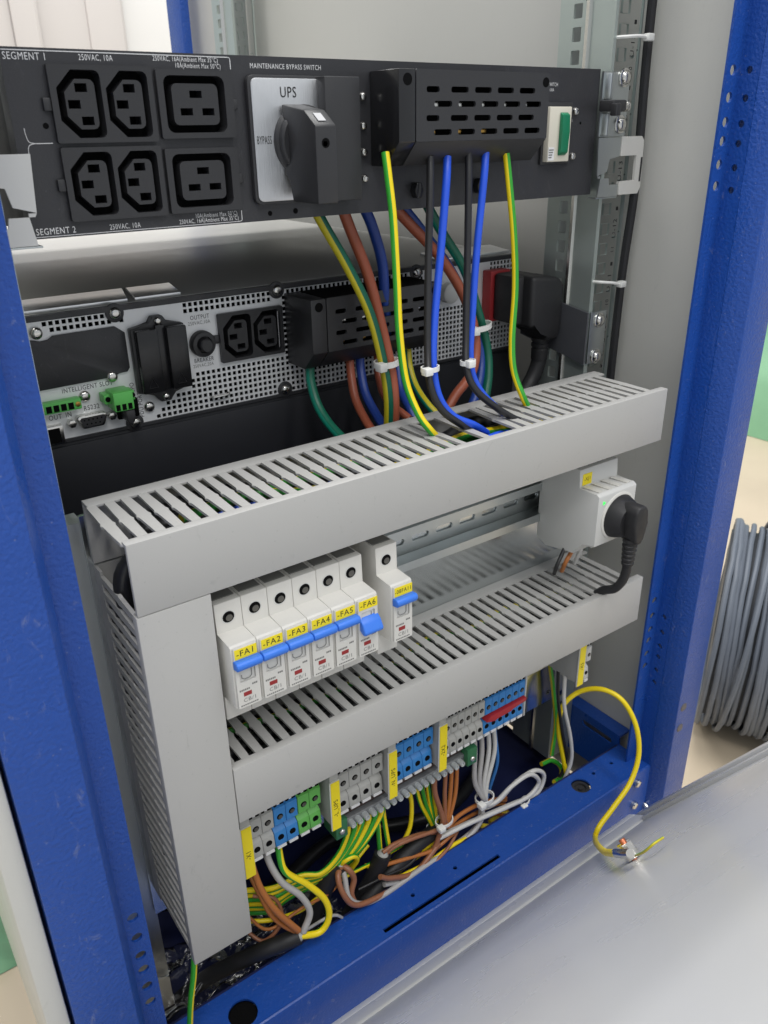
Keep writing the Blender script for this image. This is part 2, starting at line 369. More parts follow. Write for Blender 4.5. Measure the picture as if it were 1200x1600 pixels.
# ------------------------------------------------------------------ power unit with sockets and bypass switch
pdu = thing('power_distribution_unit', 'black rack power unit with six sockets and a maintenance bypass switch', 'power unit', (328, 468, -50))
b = B(); box(b, 116, 540, 480, 860, -48.5, 37.5, 1); obj('chassis', b, BLK, pdu)
b = B(); plate(b, [(113, -49.6), (543, -49.6), (543, 38.6), (113, 38.6)], [[(x0, z0), (x1, z0), (x1, z1), (x0, z1)] for x0, x1, z0, z1 in ((134, 186, -3.2, 30.6), (134.4, 186, -41, -7.2), (190, 232.2, -2, 29.6), (190, 232, -40.6, -9))], 'y', 467.6, 470)
for x0, x1, z0, z1 in ((113, 543, -49.6, -48.6), (113, 543, 37.6, 38.6)): box(b, x0, x1, 470.1, 480, z0, z1)
for x0, x1 in ((113, 114.2), (541.8, 543)): box(b, x0, x1, 470.1, 480, -48.5, 37.5)
fp = obj('front_panel', b, BLK, pdu)
YF = 467.6
def oct13(x0, x1, z0, z1, c):   # IEC C13 outline, chamfered on the left
    r = 3.0
    pts = [(x0, z0+c), (x0+c, z0), (x1-r, z0)]
    pts += [(x1-r+r*math.sin(R_(t)), z0+r-r*math.cos(R_(t))) for t in (30, 60, 90)]
    pts += [(x1-r+r*math.cos(R_(t)), z1-r+r*math.sin(R_(t))) for t in (0, 30, 60, 90)]
    pts += [(x0+c, z1), (x0, z1-c)]
    return pts
WD = 9.0
def contact_core(parent, outline, rects, yf):
    b = B(); plate(b, outline, [[(x-a, z-c), (x+a, z-c), (x+a, z+c), (x-a, z+c)] for x, z, a, c in rects], 'y', yf+0.9, yf+WD); return obj('socket_core', b, BLKP, parent, ang=30)
def duo13(parent, x0, x1, z0, z1, yf, th=3.2, name='socket_pair'):
    w_ = x1-x0; cxs = (x0+w_*0.27, x0+w_*0.735); cz = (z0+z1)/2
    holes = [oct13(cx-11.3, cx+11.3, cz-15.6, cz+15.6, 8.2) for cx in cxs]
    b = B(); plate(b, rrect(x0, x1, z0, z1, 1, 2), holes, 'y', yf-th, yf-th+WD+0.1); o = obj(name, b, BLKP, parent, ang=30)
    b = B(); box(b, x0+1, x1-1, yf-th+WD+0.2, yf-th+WD+0.5, z0+1, z1-1); obj('well_floor', b, DARK, o)
    for cx in cxs: contact_core(o, oct13(cx-7.4, cx+8.2, cz-11.5, cz+11.5, 6), [(cx+sx, cz+sz, 3.1, 2.0) for sx, sz in ((1.2, 7.6), (-3.2, 0), (2.6, -7.6))], yf-th)
    b = B(); box(b, x0-4, x0-0.02, yf-2.4, yf-0.05, cz-3, cz+3, 0.5); obj('snap_tab', b, BLKP, o)
    return o
def c19(parent, x0, x1, z0, z1, yf, th=3.2):
    cx, cz = (x0+x1)/2-0.5, (z0+z1)/2
    hole = rrect(cx-18, cx+17.5, cz-14, cz+14, 4)
    b = B(); plate(b, rrect(x0, x1, z0, z1, 1, 2), [hole], 'y', yf-th, yf-th+WD+0.1); o = obj('large_socket', b, BLKP, parent, ang=30)
    b = B(); box(b, x0+1, x1-1, yf-th+WD+0.2, yf-th+WD+0.5, z0+1, z1-1); obj('well_floor', b, DARK, o)
    contact_core(o, rrect(cx-13.5, cx+13.5, cz-10.2, cz+10.2, 3), [(cx+sx, cz+sz, 3.6, 1.8) for sx, sz in ((0.3, 5), (-5.8, -3.6), (7, -3.6))], yf-th)
    b = B(); box(b, x1+0.02, x1+2.6, yf-2.6, yf-0.05, cz-2.6, cz+2.6, 0.6); obj('snap_tab', b, BLKP, o)
duo13(pdu, 133, 186.8, -4.2, 31.6, YF); duo13(pdu, 133.4, 187, -42, -6.2, YF)
c19(pdu, 189, 233.2, -3, 30.6, YF); c19(pdu, 189, 233, -41.6, -8, YF)
T = lambda s_, sz, x, z, sx=0.72, al='LEFT', spin=0, m_=INKW: text(s_, sz, (x, YF-0.15, z), pdu, m_, sx=sx, align=al, spin=spin)
T('SEGMENT 1', 4.6, 114.2, 34.6, 0.8); T('250VAC, 10A', 3.9, 150.5, 34.9); T('250VAC, 16A(Ambient Max 35°C)', 3.4, 189.5, 35.6, 0.70); T('10A(Ambient Max 50°C)', 3.4, 201.5, 32.6, 0.70)
T('SEGMENT 2', 4.6, 114.6, -46.2, 0.8); T('250VAC, 10A', 3.9, 153.5, -46.4); T('10A(Ambient Max 50°C)', 3.4, 204.0, -43.9, 0.70); T('250VAC, 16A(Ambient Max 35°C)', 3.4, 194.0, -46.6, 0.70)
T('MAINTENANCE BYPASS SWITCH', 3.7, 246.5, 33.5, 0.80); T('INPUT SWITCH', 3.4, 479, 27.5, 0.72); T('240VAC, 100A', 2.8, 480, 24, 0.72); T('OFF', 3.4, 511, 3, 0.75)
b = B()   # printed frame lines
for x0, x1, z0, z1 in ((114, 233, 37.1, 37.5), (234.2, 234.6, 31.5, 36.3), (114, 232, -48.8, -48.5), (233.6, 234.0, -47.6, -42.6), (122, 131, -4.2, -3.85)):
    box(b, x0, x1, YF-0.2, YF, z0, z1)
tube(b, [(233, YF-0.1, 37.3), (234.1, YF-0.1, 37), (234.4, YF-0.1, 36.2)], 0.18, 5); tube(b, [(232, YF-0.1, -48.6), (233.3, YF-0.1, -48.4), (233.8, YF-0.1, -47.6)], 0.18, 5)
tube(b, [(118.2, YF-0.1, 3), (118.4, YF-0.1, 0), (119.4, YF-0.1, -3.2), (122, YF-0.1, -4)], 0.18, 5); tube(b, [(118.2, YF-0.1, -12), (118.4, YF-0.1, -7), (119.4, YF-0.1, -4.8), (122, YF-0.1, -4)], 0.18, 5)
obj('printed_lines', b, INKW, pdu)
b = B()
for x, z, r in ((129, 4, 1.5), (253, -45.5, 1.5), (271, -45.2, 1.7), (525, 2, 1.0), (455, -42, 2.0)): lathe(b, [(r, 0.12), (r, -0.3)], (x, YF, z), 'y', 12, -1)
obj('panel_hole', b, DARK, pdu)
# bypass switch
b = B(); prism(b, rrect(242, 310, -40, 29, 4), 'y', 463.6, 467.4, 0.4); sw = obj('switch_base', b, BLKP, pdu)
b = B(); prism(b, rrect(243.6, 307, -38.4, 27.4, 3.6), 'y', 462.6, 463.7, 0.3); obj('switch_plate', b, BRUSH, sw)
text('UPS', 8.0, (262, 462.4, 20), sw, INK, sx=0.78); text('BYPASS', 6.2, (245.0, 462.4, -5), sw, INK, sx=0.44)
b = B(); lathe(b, [(20, 0), (20, 3), (18.8, 4), (18.5, 7.4), (17.5, 8.2)], (276, 462.5, -6), 'y', 40, -1); kn = obj('knob', b, BLKP, sw)
b = B(); prism(b, [(461, 14), (436, 10.5), (424.5, 2.5), (424.5, -38.6), (453.5, -38.6), (455, -26), (461, -24)], 'x', 261.5, 275.5, 1.0); hd = obj('knob_handle', b, BLKP, kn)
b = B(); prism(b, [(433, 8.6), (427.2, 4.7), (427.4, 4.4), (433.2, 8.3)], 'x', 265.5, 270.5); 
for v in b.verts: v.co.y -= 0.2; v.co.z += 0.25
obj('pointer_mark', b, mat('grey white ink', (176, 176, 178), 0.5), hd)
b = B(); lathe(b, [(2.6, 0.15), (2.6, -0.2)], (268, 424.5, -6.5), 'y', 16, -1); obj('screw_hole', b, DARK, hd)
b = B(); lathe(b, [(1.4, 0.3), (0.8, 0.3)], (267.6, 424.4, -6.8), 'y', 10, -1); obj('handle_screw', b, STEEL, hd)
b = B(); box(b, 287.5, 312.5, 454, 467.5, -40, 28.6, 0.6); obj('locking_flap', b, BLKP, sw)
for z in (18.6, 2, -13, -28.6): screw(pdu, (323, 466.8, z), 2.6, 2.2)
# terminal cover, reused for the lower unit
def tb_cover(parent, x0, x1, z0, z1, yb, yf):
    h = z1-z0; zc = z0+h*0.26; xs = x0+13
    b = B(); prism(b, [(yb, z0), (yf+14, z0), (yf, zc), (yf, z1), (yb, z1)], 'x', x0, xs-0.25, 0.7); c = obj('terminal_cover', b, BLKG if yf < 450 else BLKP, parent)
    fx = xs+0.25
    slots = []
    W_ = x1-fx
    for row in range(4):
        zz = z1-h*(0.20+0.148*row)
        for k in range(5):
            u = fx+W_*(0.07+0.172*k+(0.055 if row % 2 else 0)); wd = W_*0.125
            if row % 2 == 0 and k == 0: wd *= 0.72; u += W_*0.0
            slots.append(rrect(u, u+wd, zz-1.7, zz+1.7, 1.2, 2))
    b = B(); plate(b, rrect(fx, x1, zc, z1, 0.8, 2), slots, 'y', yf, yf+2); g = obj('vent_face', b, BLKP, c)
    b = B(); prism(b, [(yb, z0), (yf+14, z0), (yf, zc-0.05), (yf+2, zc-0.05), (yf+15, z0+2), (yb, z0+2)], 'x', fx, x1, 0.3); obj('cover_skirt', b, BLKP, c)
    b = B(); box(b, fx, x1, yf+2.05, yb, z1-2, z1); box(b, x1-2, x1-0.05, yf+2.05, yb, zc, z1-2.05); box(b, fx, x1-2.1, yf+10, yf+11, zc, z1-2.05); obj('cover_shell', b, DARK, c)
    for hx, hr in ((x0+6.6, 3.4), (x1-3.6, 3.0)):
        b = B(); lathe(b, [(hr, 0.15), (hr, -0.2)], (hx, yf, z1-5.6), 'y', 20, -1); obj('fixing_hole', b, DARK, c)
    b = B()
    for k in range(5): box(b, fx+W_*(0.14+0.17*k), fx+W_*(0.19+0.17*k), yf+5, yf+9, z1-h*0.40, z1-h*0.32, 0.5)
    obj('terminal_screw', b, STEEL, c)
    b = B()
    for k in range(3): box(b, fx+W_*(0.12+0.19*k), fx+W_*(0.17+0.19*k), yf+5, yf+9, z1-h*0.67, z1-h*0.61, 0.5)
    obj('brass_clamp', b, mat('brass', (190, 150, 80), 0.3, metal=1), c)
    return c
tb_cover(pdu, 329, 457, -21.5, 32.6, 467.4, 437)
for px, py in ((648, 297), (745, 290)):
    p = at(px, py, 467); b = B(); prism(b, [(p[0]-4, p[2]), (p[0]-2, p[2]+5), (p[0]+2, p[2]+5), (p[0]+4, p[2]), (p[0]+2, p[2]-5), (p[0]-2, p[2]-5)], 'y', 461.5, 467.4, 1.0); obj('hex_boss', b, BLKG, pdu)
# main switch
b = B(); box(b, 482, 513, 465.2, 467.4, -26, 16, 0.5); ms = obj('switch_bezel', b, BLKP, pdu)
b = B(); box(b, 484, 507, 460.5, 467.3, -24, 13, 0.6); obj('switch_body', b, BEIGE, ms)
b = B(); prism(b, [(460.4, 9.4), (457.6, 7.6), (457, -4), (457.6, -17.6), (460.4, -20)], 'x', 494.5, 502.5, 0.5); obj('switch_toggle', b, SWG, ms)
b = B(); box(b, 484.5, 490.5, 460.2, 460.5, -23, -14); obj('rating_label', b, INKW, ms)
b = B()
for k in range(4): box(b, 485, 489.8-k*0.6, 460.05, 460.2, -16.2-1.7*k, -15.4-1.7*k)
obj('label_print', b, INKG, ms)
screw(pdu, (518, 467.2, 10), 2.9, 2.2); screw(pdu, (518, 467.2, -21), 2.9, 2.2)
# ear on the right with rail screws and a thumb knob; clips either side
b = B(); plate(b, [(543.2, -8), (574, -8), (574, 37), (543.2, 37)], [circ(549, 24, 1.6), circ(549, 3, 1.6)], 'y', 464.4, 466.2); ear = obj('rack_ear', b, ZINC, pdu)
b = B(); prism(b, [(545, 465), (547, 460), (550.5, 460), (552.5, 465)], 'z', 18, 36, 0.4); prism(b, [(545, 465), (547, 460), (550.5, 460), (552.5, 465)], 'z', -7, 9, 0.4); obj('ear_rib', b, ZINC, ear)
for z in (33.2, 0.6):
    b = B(); lathe(b, [(6.6, 0), (6.6, 1.2), (6.0, 1.6)], (567, 464.2, z), 'y', 24, -1); obj('washer', b, STEEL, ear); screw(ear, (567, 462.8, z), 5.0, 3.0)
b = B(); box(b, 540, 556, 450, 464.2, 9.5, 17.5, 1.5); box(b, 539, 545, 446, 452, 6.5, 15, 1); tk = obj('thumb_catch', b, BLKP, ear)
b = B(); lathe(b, [(3.8, 0), (3.8, 2), (3, 2.4), (3, 4), (3.8, 4.4), (3.8, 6), (2, 7)], (556.2, 455, 13), 'x', 16); obj('catch_screw', b, STEEL, tk)
def clip(f, nm='cable_clip'):
    b = B(); plate(b, [(f(u), v) for u, v in ([(566, -8), (590, -8), (593, -11), (594.5, -46), (591.5, -51), (568, -51), (567, -41), (586, -40.5), (585.5, -22), (566, -22)])], [], 'y', 459.5, 462); c = obj(nm, b, WHITE if f(1) == 1 else LGREY, pdu)
    for pts in ([(539, -8.5), (565.8, -8.5), (565.8, -22), (554, -24), (552, -33), (541, -36)], [(543, -51.8), (566.8, -51.8), (566.8, -43), (556, -43), (555, -38), (545, -38)], [(541, -36.2), (545, -36.2), (545, -37.9), (542, -37.9)]):
        b = B(); plate(b, [(f(u), v) for u, v in pts], [], 'y', 460.2, 461.8); obj('clip_web', b, ZINC if f(1) == 1 else LGREY, c)  # left web gets a paler grey: brighter light there put into the colour
    b = B(); box(b, *sorted((f(541), f(566))), 459.6, 470, -53, -52.1, 0.2); obj('clip_foot', b, ZINC, c)
clip(lambda x: x); clip(lambda x: 656-x)

# ------------------------------------------------------------------ lower unit (uninterruptible supply)
YU = 547.0
ups = thing('backup_power_supply', 'low rack unit with silver perforated rear, sockets and green plugs', 'power supply', (328, 548, -188))
b = B(); box(b, 111, 543, 556.5, 1148, -187.5, -104, 0.8); obj('chassis', b, BLK, ups)
b = B(); plate(b, [(110.5, -188.2), (543.5, -188.2), (543.5, -103), (110.5, -103)], [[(114, -186), (540, -186), (540, -106.6), (114, -106.6)]], 'y', 545.5, 556); obj('rear_frame', b, BLK, ups)
b = B(); box(b, 111.5, 542.5, 549.5, 1148, -103.9, -102.6, 0.3); obj('lid', b, UPST, ups)
for x0, x1, sl in ((95, 186, 11), (191, 224, 9), (456, 540, 14)):
    b = B(); prism(b, [(x0, 552), (x1, 552), (x1+sl, 594), (x0+sl, 594)], 'z', -102.5, -100.4, 0.3); obj('lid_plate', b, LIDP, ups)
# perforated sheet: a cell per pitch, square hole through most of them
PT = 4.12
def solid(x, z):
    R = ((110, 181, -152, -115.6), (110, 183, -184.2, -149), (181, 221, -170, -106), (221, 300, -155.5, -115.6), (178, 195, -178, -165), (345, 452, -160, -115.5), (452, 500, -140, -115.5), (497, 512, -160, -106), (497, 529, -160, -115), (440, 498, -118, -106), (290, 302, -119, -106), (222, 226, -161, -152), (529, 541, -165, -119))
    for x0, x1, z0, z1 in R:
        if x0 <= x <= x1 and z0 <= z <= z1: return True
    for sx_, sz_ in SCR:
        if (x-sx_)**2+(z-sz_)**2 < 38: return True
    if z < -155 and x < 224+max(0, (-157-z))*-1.0: return z > -165 or x < 195+(z+182)*1.2
    return False
SCR = ((174, -107.6), (296.5, -106.8), (428, -107.5), (176.5, -184.6), (298, -183.2), (418, -182.5), (122.5, -113.6), (165.5, -149.3), (500, -184))
b = B(); nx, nz = int(426/PT), int(79.2/PT); px_, pz_ = 426/nx, 79.2/nz
for i in range(nx):
    for j in range(nz):
        x0, z0 = 114+i*px_, -186+j*pz_; x1, z1 = x0+px_, z0+pz_
        if 249 < (x0+x1)/2 < 297 and -151 < (z0+z1)/2 < -120: continue
        if solid((x0+x1)/2, (z0+z1)/2):
            b.faces.new([b.verts.new((x, YU, z)) for x, z in ((x0, z0), (x1, z0), (x1, z1), (x0, z1))]); continue
        m_ = 0.70; ou = [(x0, z0), (x1, z0), (x1, z1), (x0, z1)]; inn = [(x0+m_, z0+m_), (x1-m_, z0+m_), (x1-m_, z1-m_), (x0+m_, z1-m_)]
        vo = [b.verts.new((x, YU, z)) for x, z in ou]; vi = [b.verts.new((x, YU, z)) for x, z in inn]; vb = [b.verts.new((x, YU+1.2, z)) for x, z in inn]
        for k in range(4):
            k2 = (k+1) % 4; b.faces.new((vo[k], vo[k2], vi[k2], vi[k])); b.faces.new((vi[k], vi[k2], vb[k2], vb[k]))
bmesh.ops.remove_doubles(b, verts=b.verts, dist=0.01)
gr = obj('perforated_panel', b, UPSG, ups, ang=0)
b = B(); box(b, 114, 540, YU+8, YU+8.4, -186, -106.6); obj('panel_backing', b, DARK, ups)
for x, z in SCR[:-1]:
    if x not in (122.5, 165.5):
        bb = B(); lathe(bb, [(6.3, 0), (6.3, 0.9), (5.8, 1.2)], (x, YU-0.1, z), 'y', 20, -1); obj('screw_tab', bb, BLK, ups)
    screw(ups, (x, YU-1.4, z), 4.0, 2.4)
for x, z in ((145.5, -159.5), (188.5, -175.5)): screw(ups, (x, YU-0.3, z), 4.0, 2.2)
# expansion slot cover
b = B(); prism(b, [(110.5, -150.5), (168, -149.6), (170, -147.6), (176.5, -147.6), (178.5, -145), (178.5, -121), (172.5, -116.2), (132, -116.6), (129, -119), (124, -119.5), (119, -117.6), (110.5, -117.6)], 'y', YU-2.0, YU-0.05, 0.3); obj('slot_cover', b, BLK, ups)
# battery connector cover
b = B(); prism(b, [(181, -119), (195, -117), (197, -112.4), (204.5, -112.4), (206.5, -117), (219, -119.5), (219, -163.5), (207, -166), (203.5, -172), (196, -172), (192, -166), (181, -163.5)], 'y', YU-6, YU-0.05, 0.6); bc = obj('battery_cover', b, BLKP, ups)
b = B(); box(b, 182.5, 197.5, YU-13, YU-6.1, -163, -119.5, 1.2); box(b, 203.5, 218, YU-13, YU-6.1, -163, -119.5, 1.2); box(b, 197.4, 203.6, YU-9, YU-6.1, -163, -118, 0.4); obj('cover_box', b, BLKG, bc)
screw(bc, (200.6, YU-6.3, -115.6), 2.7, 1.8); screw(bc, (199.6, YU-6.3, -168.5), 2.7, 1.8)
def tri(x, z, s_):
    b = B(); tube(b, [(x, YU-13.2, z), (x+s_, YU-13.2, z), (x+s_*0.5, YU-13.2, z+s_*1.1), (x, YU-13.2, z)], 0.35, 5, sub=0); return b
for x in (186, 207): obj('warning_mark', tri(x, -159, 6.5), RUB, bc)
# breaker button
b = B(); lathe(b, [(9.4, 0), (9.4, 4), (8.6, 5.5), (6, 6), (5.6, 3.6), (5.0, 3.6), (4.8, 9.6), (4.0, 10.4)], (233, YU-0.1, -137), 'y', 28, -1); obj('breaker_button', b, BLKP, ups)
duo13(ups, 246.5, 299, -153.5, -118, YU, 3.2)
tb_cover(ups, 302.5, 420, -163, -110, YU-0.1, 508)
TU = lambda s_, sz, x, z, sx=0.8, spin=0: text(s_, sz, (x, YU-0.15, z), ups, INKG if sz < 4.2 else mat('dark print', (70, 70, 74), 0.6), sx=sx, spin=spin)
TU('OUTPUT', 4.3, 226.5, -118.5); TU('250VAC,10A', 3.6, 224.5, -122.4); TU('BREAKER', 4.3, 226, -149.2); TU('250VAC,20A', 3.4, 224.8, -153)
TU('INTELLIGENT SLOT', 4.6, 131.5, -153.7, 0.78); TU('OUT', 4.8, 120, -170.2); TU('IN', 4.8, 131, -170); TU('RS232', 4.8, 143.5, -168); TU('EPO', 4.4, 178.5, -163, 0.8, 90); TU('PDU PORT', 4.4, 182.8, -182, 0.8, 90)
# green plugs
def green_plug(x0, x1, z0, z1, yf, n, label=None):
    b = B(); box(b, x0, x1, yf, YU-0.1, z0, z1, 0.6); g = obj('green_connector', b, GREEN, ups)
    w_ = (x1-x0)*0.68; xa = x0+(x1-x0)*0.16
    b = B()
    for k in range(n): box(b, xa+w_*(k+0.12)/n, xa+w_*(k+0.86)/n, yf-0.15, yf+2, z0+(z1-z0)*0.12, z0+(z1-z0)*0.74)
    obj('pin_opening', b, DARK, g)
    b = B()
    for x in (x0+2.2, x1-2.4): lathe(b, [(1.7, 0), (1.7, 0.5), (1.0, 0.6)], (x, yf, (z0+z1)/2), 'y', 12, -1)
    obj('flange_screw', b, mat('brass', (190, 150, 80), 0.3, metal=1), g)
green_plug(113, 141, -165.5, -158.2, 540, 4)
b = B(); box(b, 155, 176, 536, 546.8, -165, -158.5, 0.6); box(b, 159, 172.5, 529, 545, -169.4, -156.4, 0.8); g = obj('green_connector', b, GREEN, ups)
b = B()
for k in range(3): box(b, 160+4.1*k, 162.8+4.1*k, 528.8, 531, -168.6, -164.5)
obj('pin_opening', b, DARK, g)
b = B(); lathe(b, [(1.8, 0), (1.8, 0.6)], (157.4, 536, -161.5), 'y', 12, -1); lathe(b, [(1.8, 0), (1.8, 0.6)], (174.4, 536, -161.5), 'y', 12, -1); obj('flange_screw', b, DARK, g)
# nine pin serial port
def dsub(x0, x1, z0, z1, g_): return [(x0, z1-1.4), (x0+1.4, z1), (x1-1.4, z1), (x1, z1-1.4), (x1-2.3, z0+1.2), (x1-3.6, z0), (x0+3.6, z0), (x0+2.3, z0+1.2)]
b = B(); prism(b, dsub(136.6, 157, -180.2, -171.2, 0), 'y', 541, YU-0.1, 0.5); sp = obj('serial_port', b, STEEL, ups)
b = B(); prism(b, dsub(138, 155.6, -179, -172.4, 0), 'y', 540.7, 541.2); obj('port_face', b, BLKP, sp)
b = B()
for k in range(5): lathe(b, [(0.6, 0), (0.6, 0.1)], (141+2.9*k, 540.6, -174.2), 'y', 8, -1)
for k in range(4): lathe(b, [(0.6, 0), (0.6, 0.1)], (142.4+2.9*k, 540.6, -177.1), 'y', 8, -1)
obj('pin_opening', b, DARK, sp)
for x in (133.4, 160.6):
    b = B(); prism(b, circ(x, -175.4, 2.9, 6), 'y', 541.5, YU-0.1, 0.4); obj('hex_nut', b, STEEL, sp)
# jack and usb sockets
b = B(); box(b, 165, 180, 543.5, 546.9, -179.5, -166.5, 0.4); j = obj('network_jack', b, DARK, ups)
b = B(); prism(b, [(166.5, -170), (172.5, -170), (172.5, -177), (169.5, -181), (166.5, -177)], 'y', 530, 543.4, 0.6); obj('jack_flap', b, BLKP, j)
b = B(); box(b, 113, 127, 542, 546.9, -187.5, -174.5, 0.6); j = obj('usb_socket', b, STEEL, ups)
b = B(); box(b, 114.2, 124.6, 541.8, 543, -186, -176); obj('port_face', b, DARK, j)
# loop handle, cord inlet with red collar
b = B(); tube(b, [(236, YU, -177), (237, YU-3, -177.3), (243, YU-3.5, -177.2), (249, YU-3, -177), (250, YU, -176.8)], 0.9, 8); obj('wire_bail', b, STEEL, ups)
b = B(); box(b, 503, 526, 536, 546.9, -157.5, -113.5, 0.8); obj('inlet_collar', b, mat('inlet red', (168, 46, 50), 0.45), ups)
b = B(); lathe(b, [(8.5, 0), (8.5, 7), (7, 8)], (462, YU-0.1, -128), 'y', 24, -1); obj('fuse_cap', b, LGREY, ups)
# mains cord with right angled connector
cord = thing('power_cable', 'thick black cord with angled connector plugged into the red inlet', 'power cord', (530, 500, -210))
b = B(); box(b, 506, 534, 505, 536, -156, -115, 3); prism(b, [(512, -114), (544, -117), (552, -124), (552, -162), (548, -172), (532, -172), (528, -160), (512, -158)], 'y', 494, 522, 4, 3); cb = obj('connector', b, RUB, cord)
b = B(); lathe(b, [(8.2, 0), (8.2, 3), (7.2, 3.6), (7.2, 5), (8.0, 5.6), (8.0, 8), (7.0, 8.6), (7.0, 10), (7.6, 10.6), (7.4, 20)], (540, 508, -171), 'z', 20, -1); obj('strain_relief', b, RUB, cb)
b = B(); tube(b, [(540, 508, -180), (539, 508, -196), (530, 508, -212), (512, 505, -226), (490, 500, -240)], 6.8, 14); obj('cord', b, RUB, cord)
# bracket holding the lower unit to the rail
br = thing('rack_bracket', 'dark grey L bracket bolted low on the numbered rail', 'bracket', (530, 466, -190))
BRK = mat('bracket steel', (112, 114, 120), 0.45, metal=0.6)
b = B(); plate(b, [(466, -190), (545, -176), (545, -138), (500, -140), (466, -145)], [rrect(505, 538, -170, -150, 2, 2)], 'x', 551.6, 553.4); obj('bracket_arm', b, BRK, br)
b = B(); box(b, 553.5, 554.6, 503, 540, -172, -148); obj('bracket_recess', b, BRK, br)
b = B(); box(b, 555.6, 576, 465.6, 467.8, -190, -145, 0.4); obj('bracket_tab', b, ZINC, br)
for z in (-152.5, -184.5):
    b = B(); lathe(b, [(6.4, 0), (6.4, 1.2), (5.8, 1.6)], (566, 465.4, z), 'y', 22, -1); obj('washer', b, STEEL, br); screw(br, (566, 464, z), 5.0, 3.0)
# black module below
bm_ = thing('battery_module', 'plain black rack module under the silver perforated unit', 'battery module', (328, 545, -290))
b = B(); box(b, 111, 543, 547.5, 1100, -290, -189, 1.0); obj('chassis', b, mat('black module paint', (34, 35, 40), 0.5, var=0.06), bm_)
b = B(); box(b, 108, 546, 545.6, 547.4, -286, -191, 0.4); obj('face_plate', b, mat('black module paint', (34, 35, 40), 0.5), bm_)

# ------------------------------------------------------------------ wiring ducts
def finger_mesh(L0, L1, w_=6.0, t=1.7):
    m_ = (L0+L1)/2; h = w_/2
    pts = [(-h+1.6, L0), (h-1.6, L0), (h, L0+1.6), (h, m_-2.2), (h+1.15, m_-0.9), (h+1.15, m_+0.9), (h, m_+2.2), (h, L1), (-h, L1), (-h, m_+2.2), (-h-1.15, m_+0.9), (-h-1.15, m_-0.9), (-h, m_-2.2), (-h, L0+1.6)]
    b = B(); prism(b, pts, 'z', -t, 0, 0.35, 1); return mesh('finger', b, DUCT, ang=25)
FM = finger_mesh(0, 58.5)
FMV = finger_mesh(0, 58.5, 4.7, 2.4)
DF, DB = 374.5, 448.0
def hduct(label, x0, x1, zt, zb, skip=lambda x: False, bent={}, wall0=0):
    d = thing('wiring_duct', label, 'wiring duct', (x0, DB, zb))
    b = B(); prism(b, [(DF-0.6, zt+1.4), (DF+6, zt+1.4), (DF+6, zt+0.2), (DF+1.3, zt+0.2), (DF+1.3, zb-0.2), (DF+6, zb-0.2), (DF+6, zb-1.2), (DF-0.6, zb-1.2)], 'x', x0-0.5, x1+1.2, 0.45); obj('cover', b, DUCT, d)
    b = B(); box(b, x0, x1, 436.5, DB-0.1, zt-1.7, zt, 0.3); obj('back_strip', b, DUCT, d)
    b = B(); box(b, x0, x1, DB-2, DB-0.15, zb, zt-1.8); obj('base', b, DUCT, d)
    b = B(); box(b, x0+wall0, x1, DF+2, DB-2.1, zb, zb+1.7); obj('lower_wall', b, DUCT, d)
    n = int((x1-x0)/10.12); x = x0+1.9
    for k in range(n+1):
        xc = x0+1.6+10.12*k
        if xc > x1-3: break
        if skip(xc): continue
        o = inst('finger', FM, d, (xc, DF+3.6, zt-0.02))
        if k in bent: o.rotation_euler = bent[k]
        else: o.rotation_euler = (0, random.uniform(-0.03, 0.03), random.uniform(-0.008, 0.008))
    return d
hduct('long grey slotted duct across the top, wires dropping into it', 107, 545, -190.4, -231, lambda x: 349 < x < 358 or 366 < x < 384, {23: (0.0, 0.12, 0.06), 24: (0, 0.1, 0.05), 28: (0, 0, -0.05)}, 41)
hduct('grey slotted duct below the breakers, above the terminal row', 149.5, 547, -362.2, -404)
vd = thing('wiring_duct', 'upright grey slotted duct standing left of the breakers', 'wiring duct', (107, 448, -508))
zt, zb = -232.6, -507
b = B(); prism(b, [(105.6, DF-0.6), (148.4, DF-0.6), (148.4, DF+6), (147.2, DF+6), (147.2, DF+1.3), (106.8, DF+1.3), (106.8, DF+6), (105.6, DF+6)], 'z', zb, zt, 0.45); obj('cover', b, DUCT, vd)
b = B(); box(b, 107, 108.7, 436.5, 460, zb, zt); obj('back_strip', b, DUCT, vd)
b = B(); box(b, 145.2, 147, DF+2, DB-2, zb, zt); obj('right_wall', b, DUCT, vd)
b = B(); box(b, 109, 145, DB-2, DB-0.2, zb, zt); obj('base', b, DUCT, vd)
for k in range(27):
    z = zt-5-10.12*k
    o = inst('finger', FMV, vd, (106.9, DF+3.6, z)); o.rotation_euler = (0, -math.pi/2, 0)

# ------------------------------------------------------------------ DIN rails
def din(name, label, x0, x1, zc, slots=True):
    t = thing(name, label, 'rail', (x0, 448, zc-17))
    hs = [rrect(346+24.4*k-0.3, 346+24.4*k+17, zc-2.6, zc+2.6, 2.5, 3) for k in range(-8, 9)]
    hs = [h for h in hs if min(p[0] for p in h) > x0+2 and max(p[0] for p in h) < x1-2]
    b = B(); plate(b, [(x0, zc-12), (x1, zc-12), (x1, zc+12), (x0, zc+12)], hs, 'y', 446.2, 447.6); obj('channel', b, ZINC, t)
    for s_ in (1, -1):
        b = B(); prism(b, [(447.6, zc+s_*12), (446.2, zc+s_*12), (434.4, zc+s_*12), (434.4, zc+s_*18), (433, zc+s_*18), (433, zc+s_*11), (445, zc+s_*11)][::s_], 'x', x0, x1); obj('flange', b, ZINC, t)
    return t
din('din_rail', 'slotted zinc mounting rail carrying the breakers and grey socket', 151, 528, -289)
din('din_rail', 'zinc mounting rail behind the terminal row', 152, 527, -452)

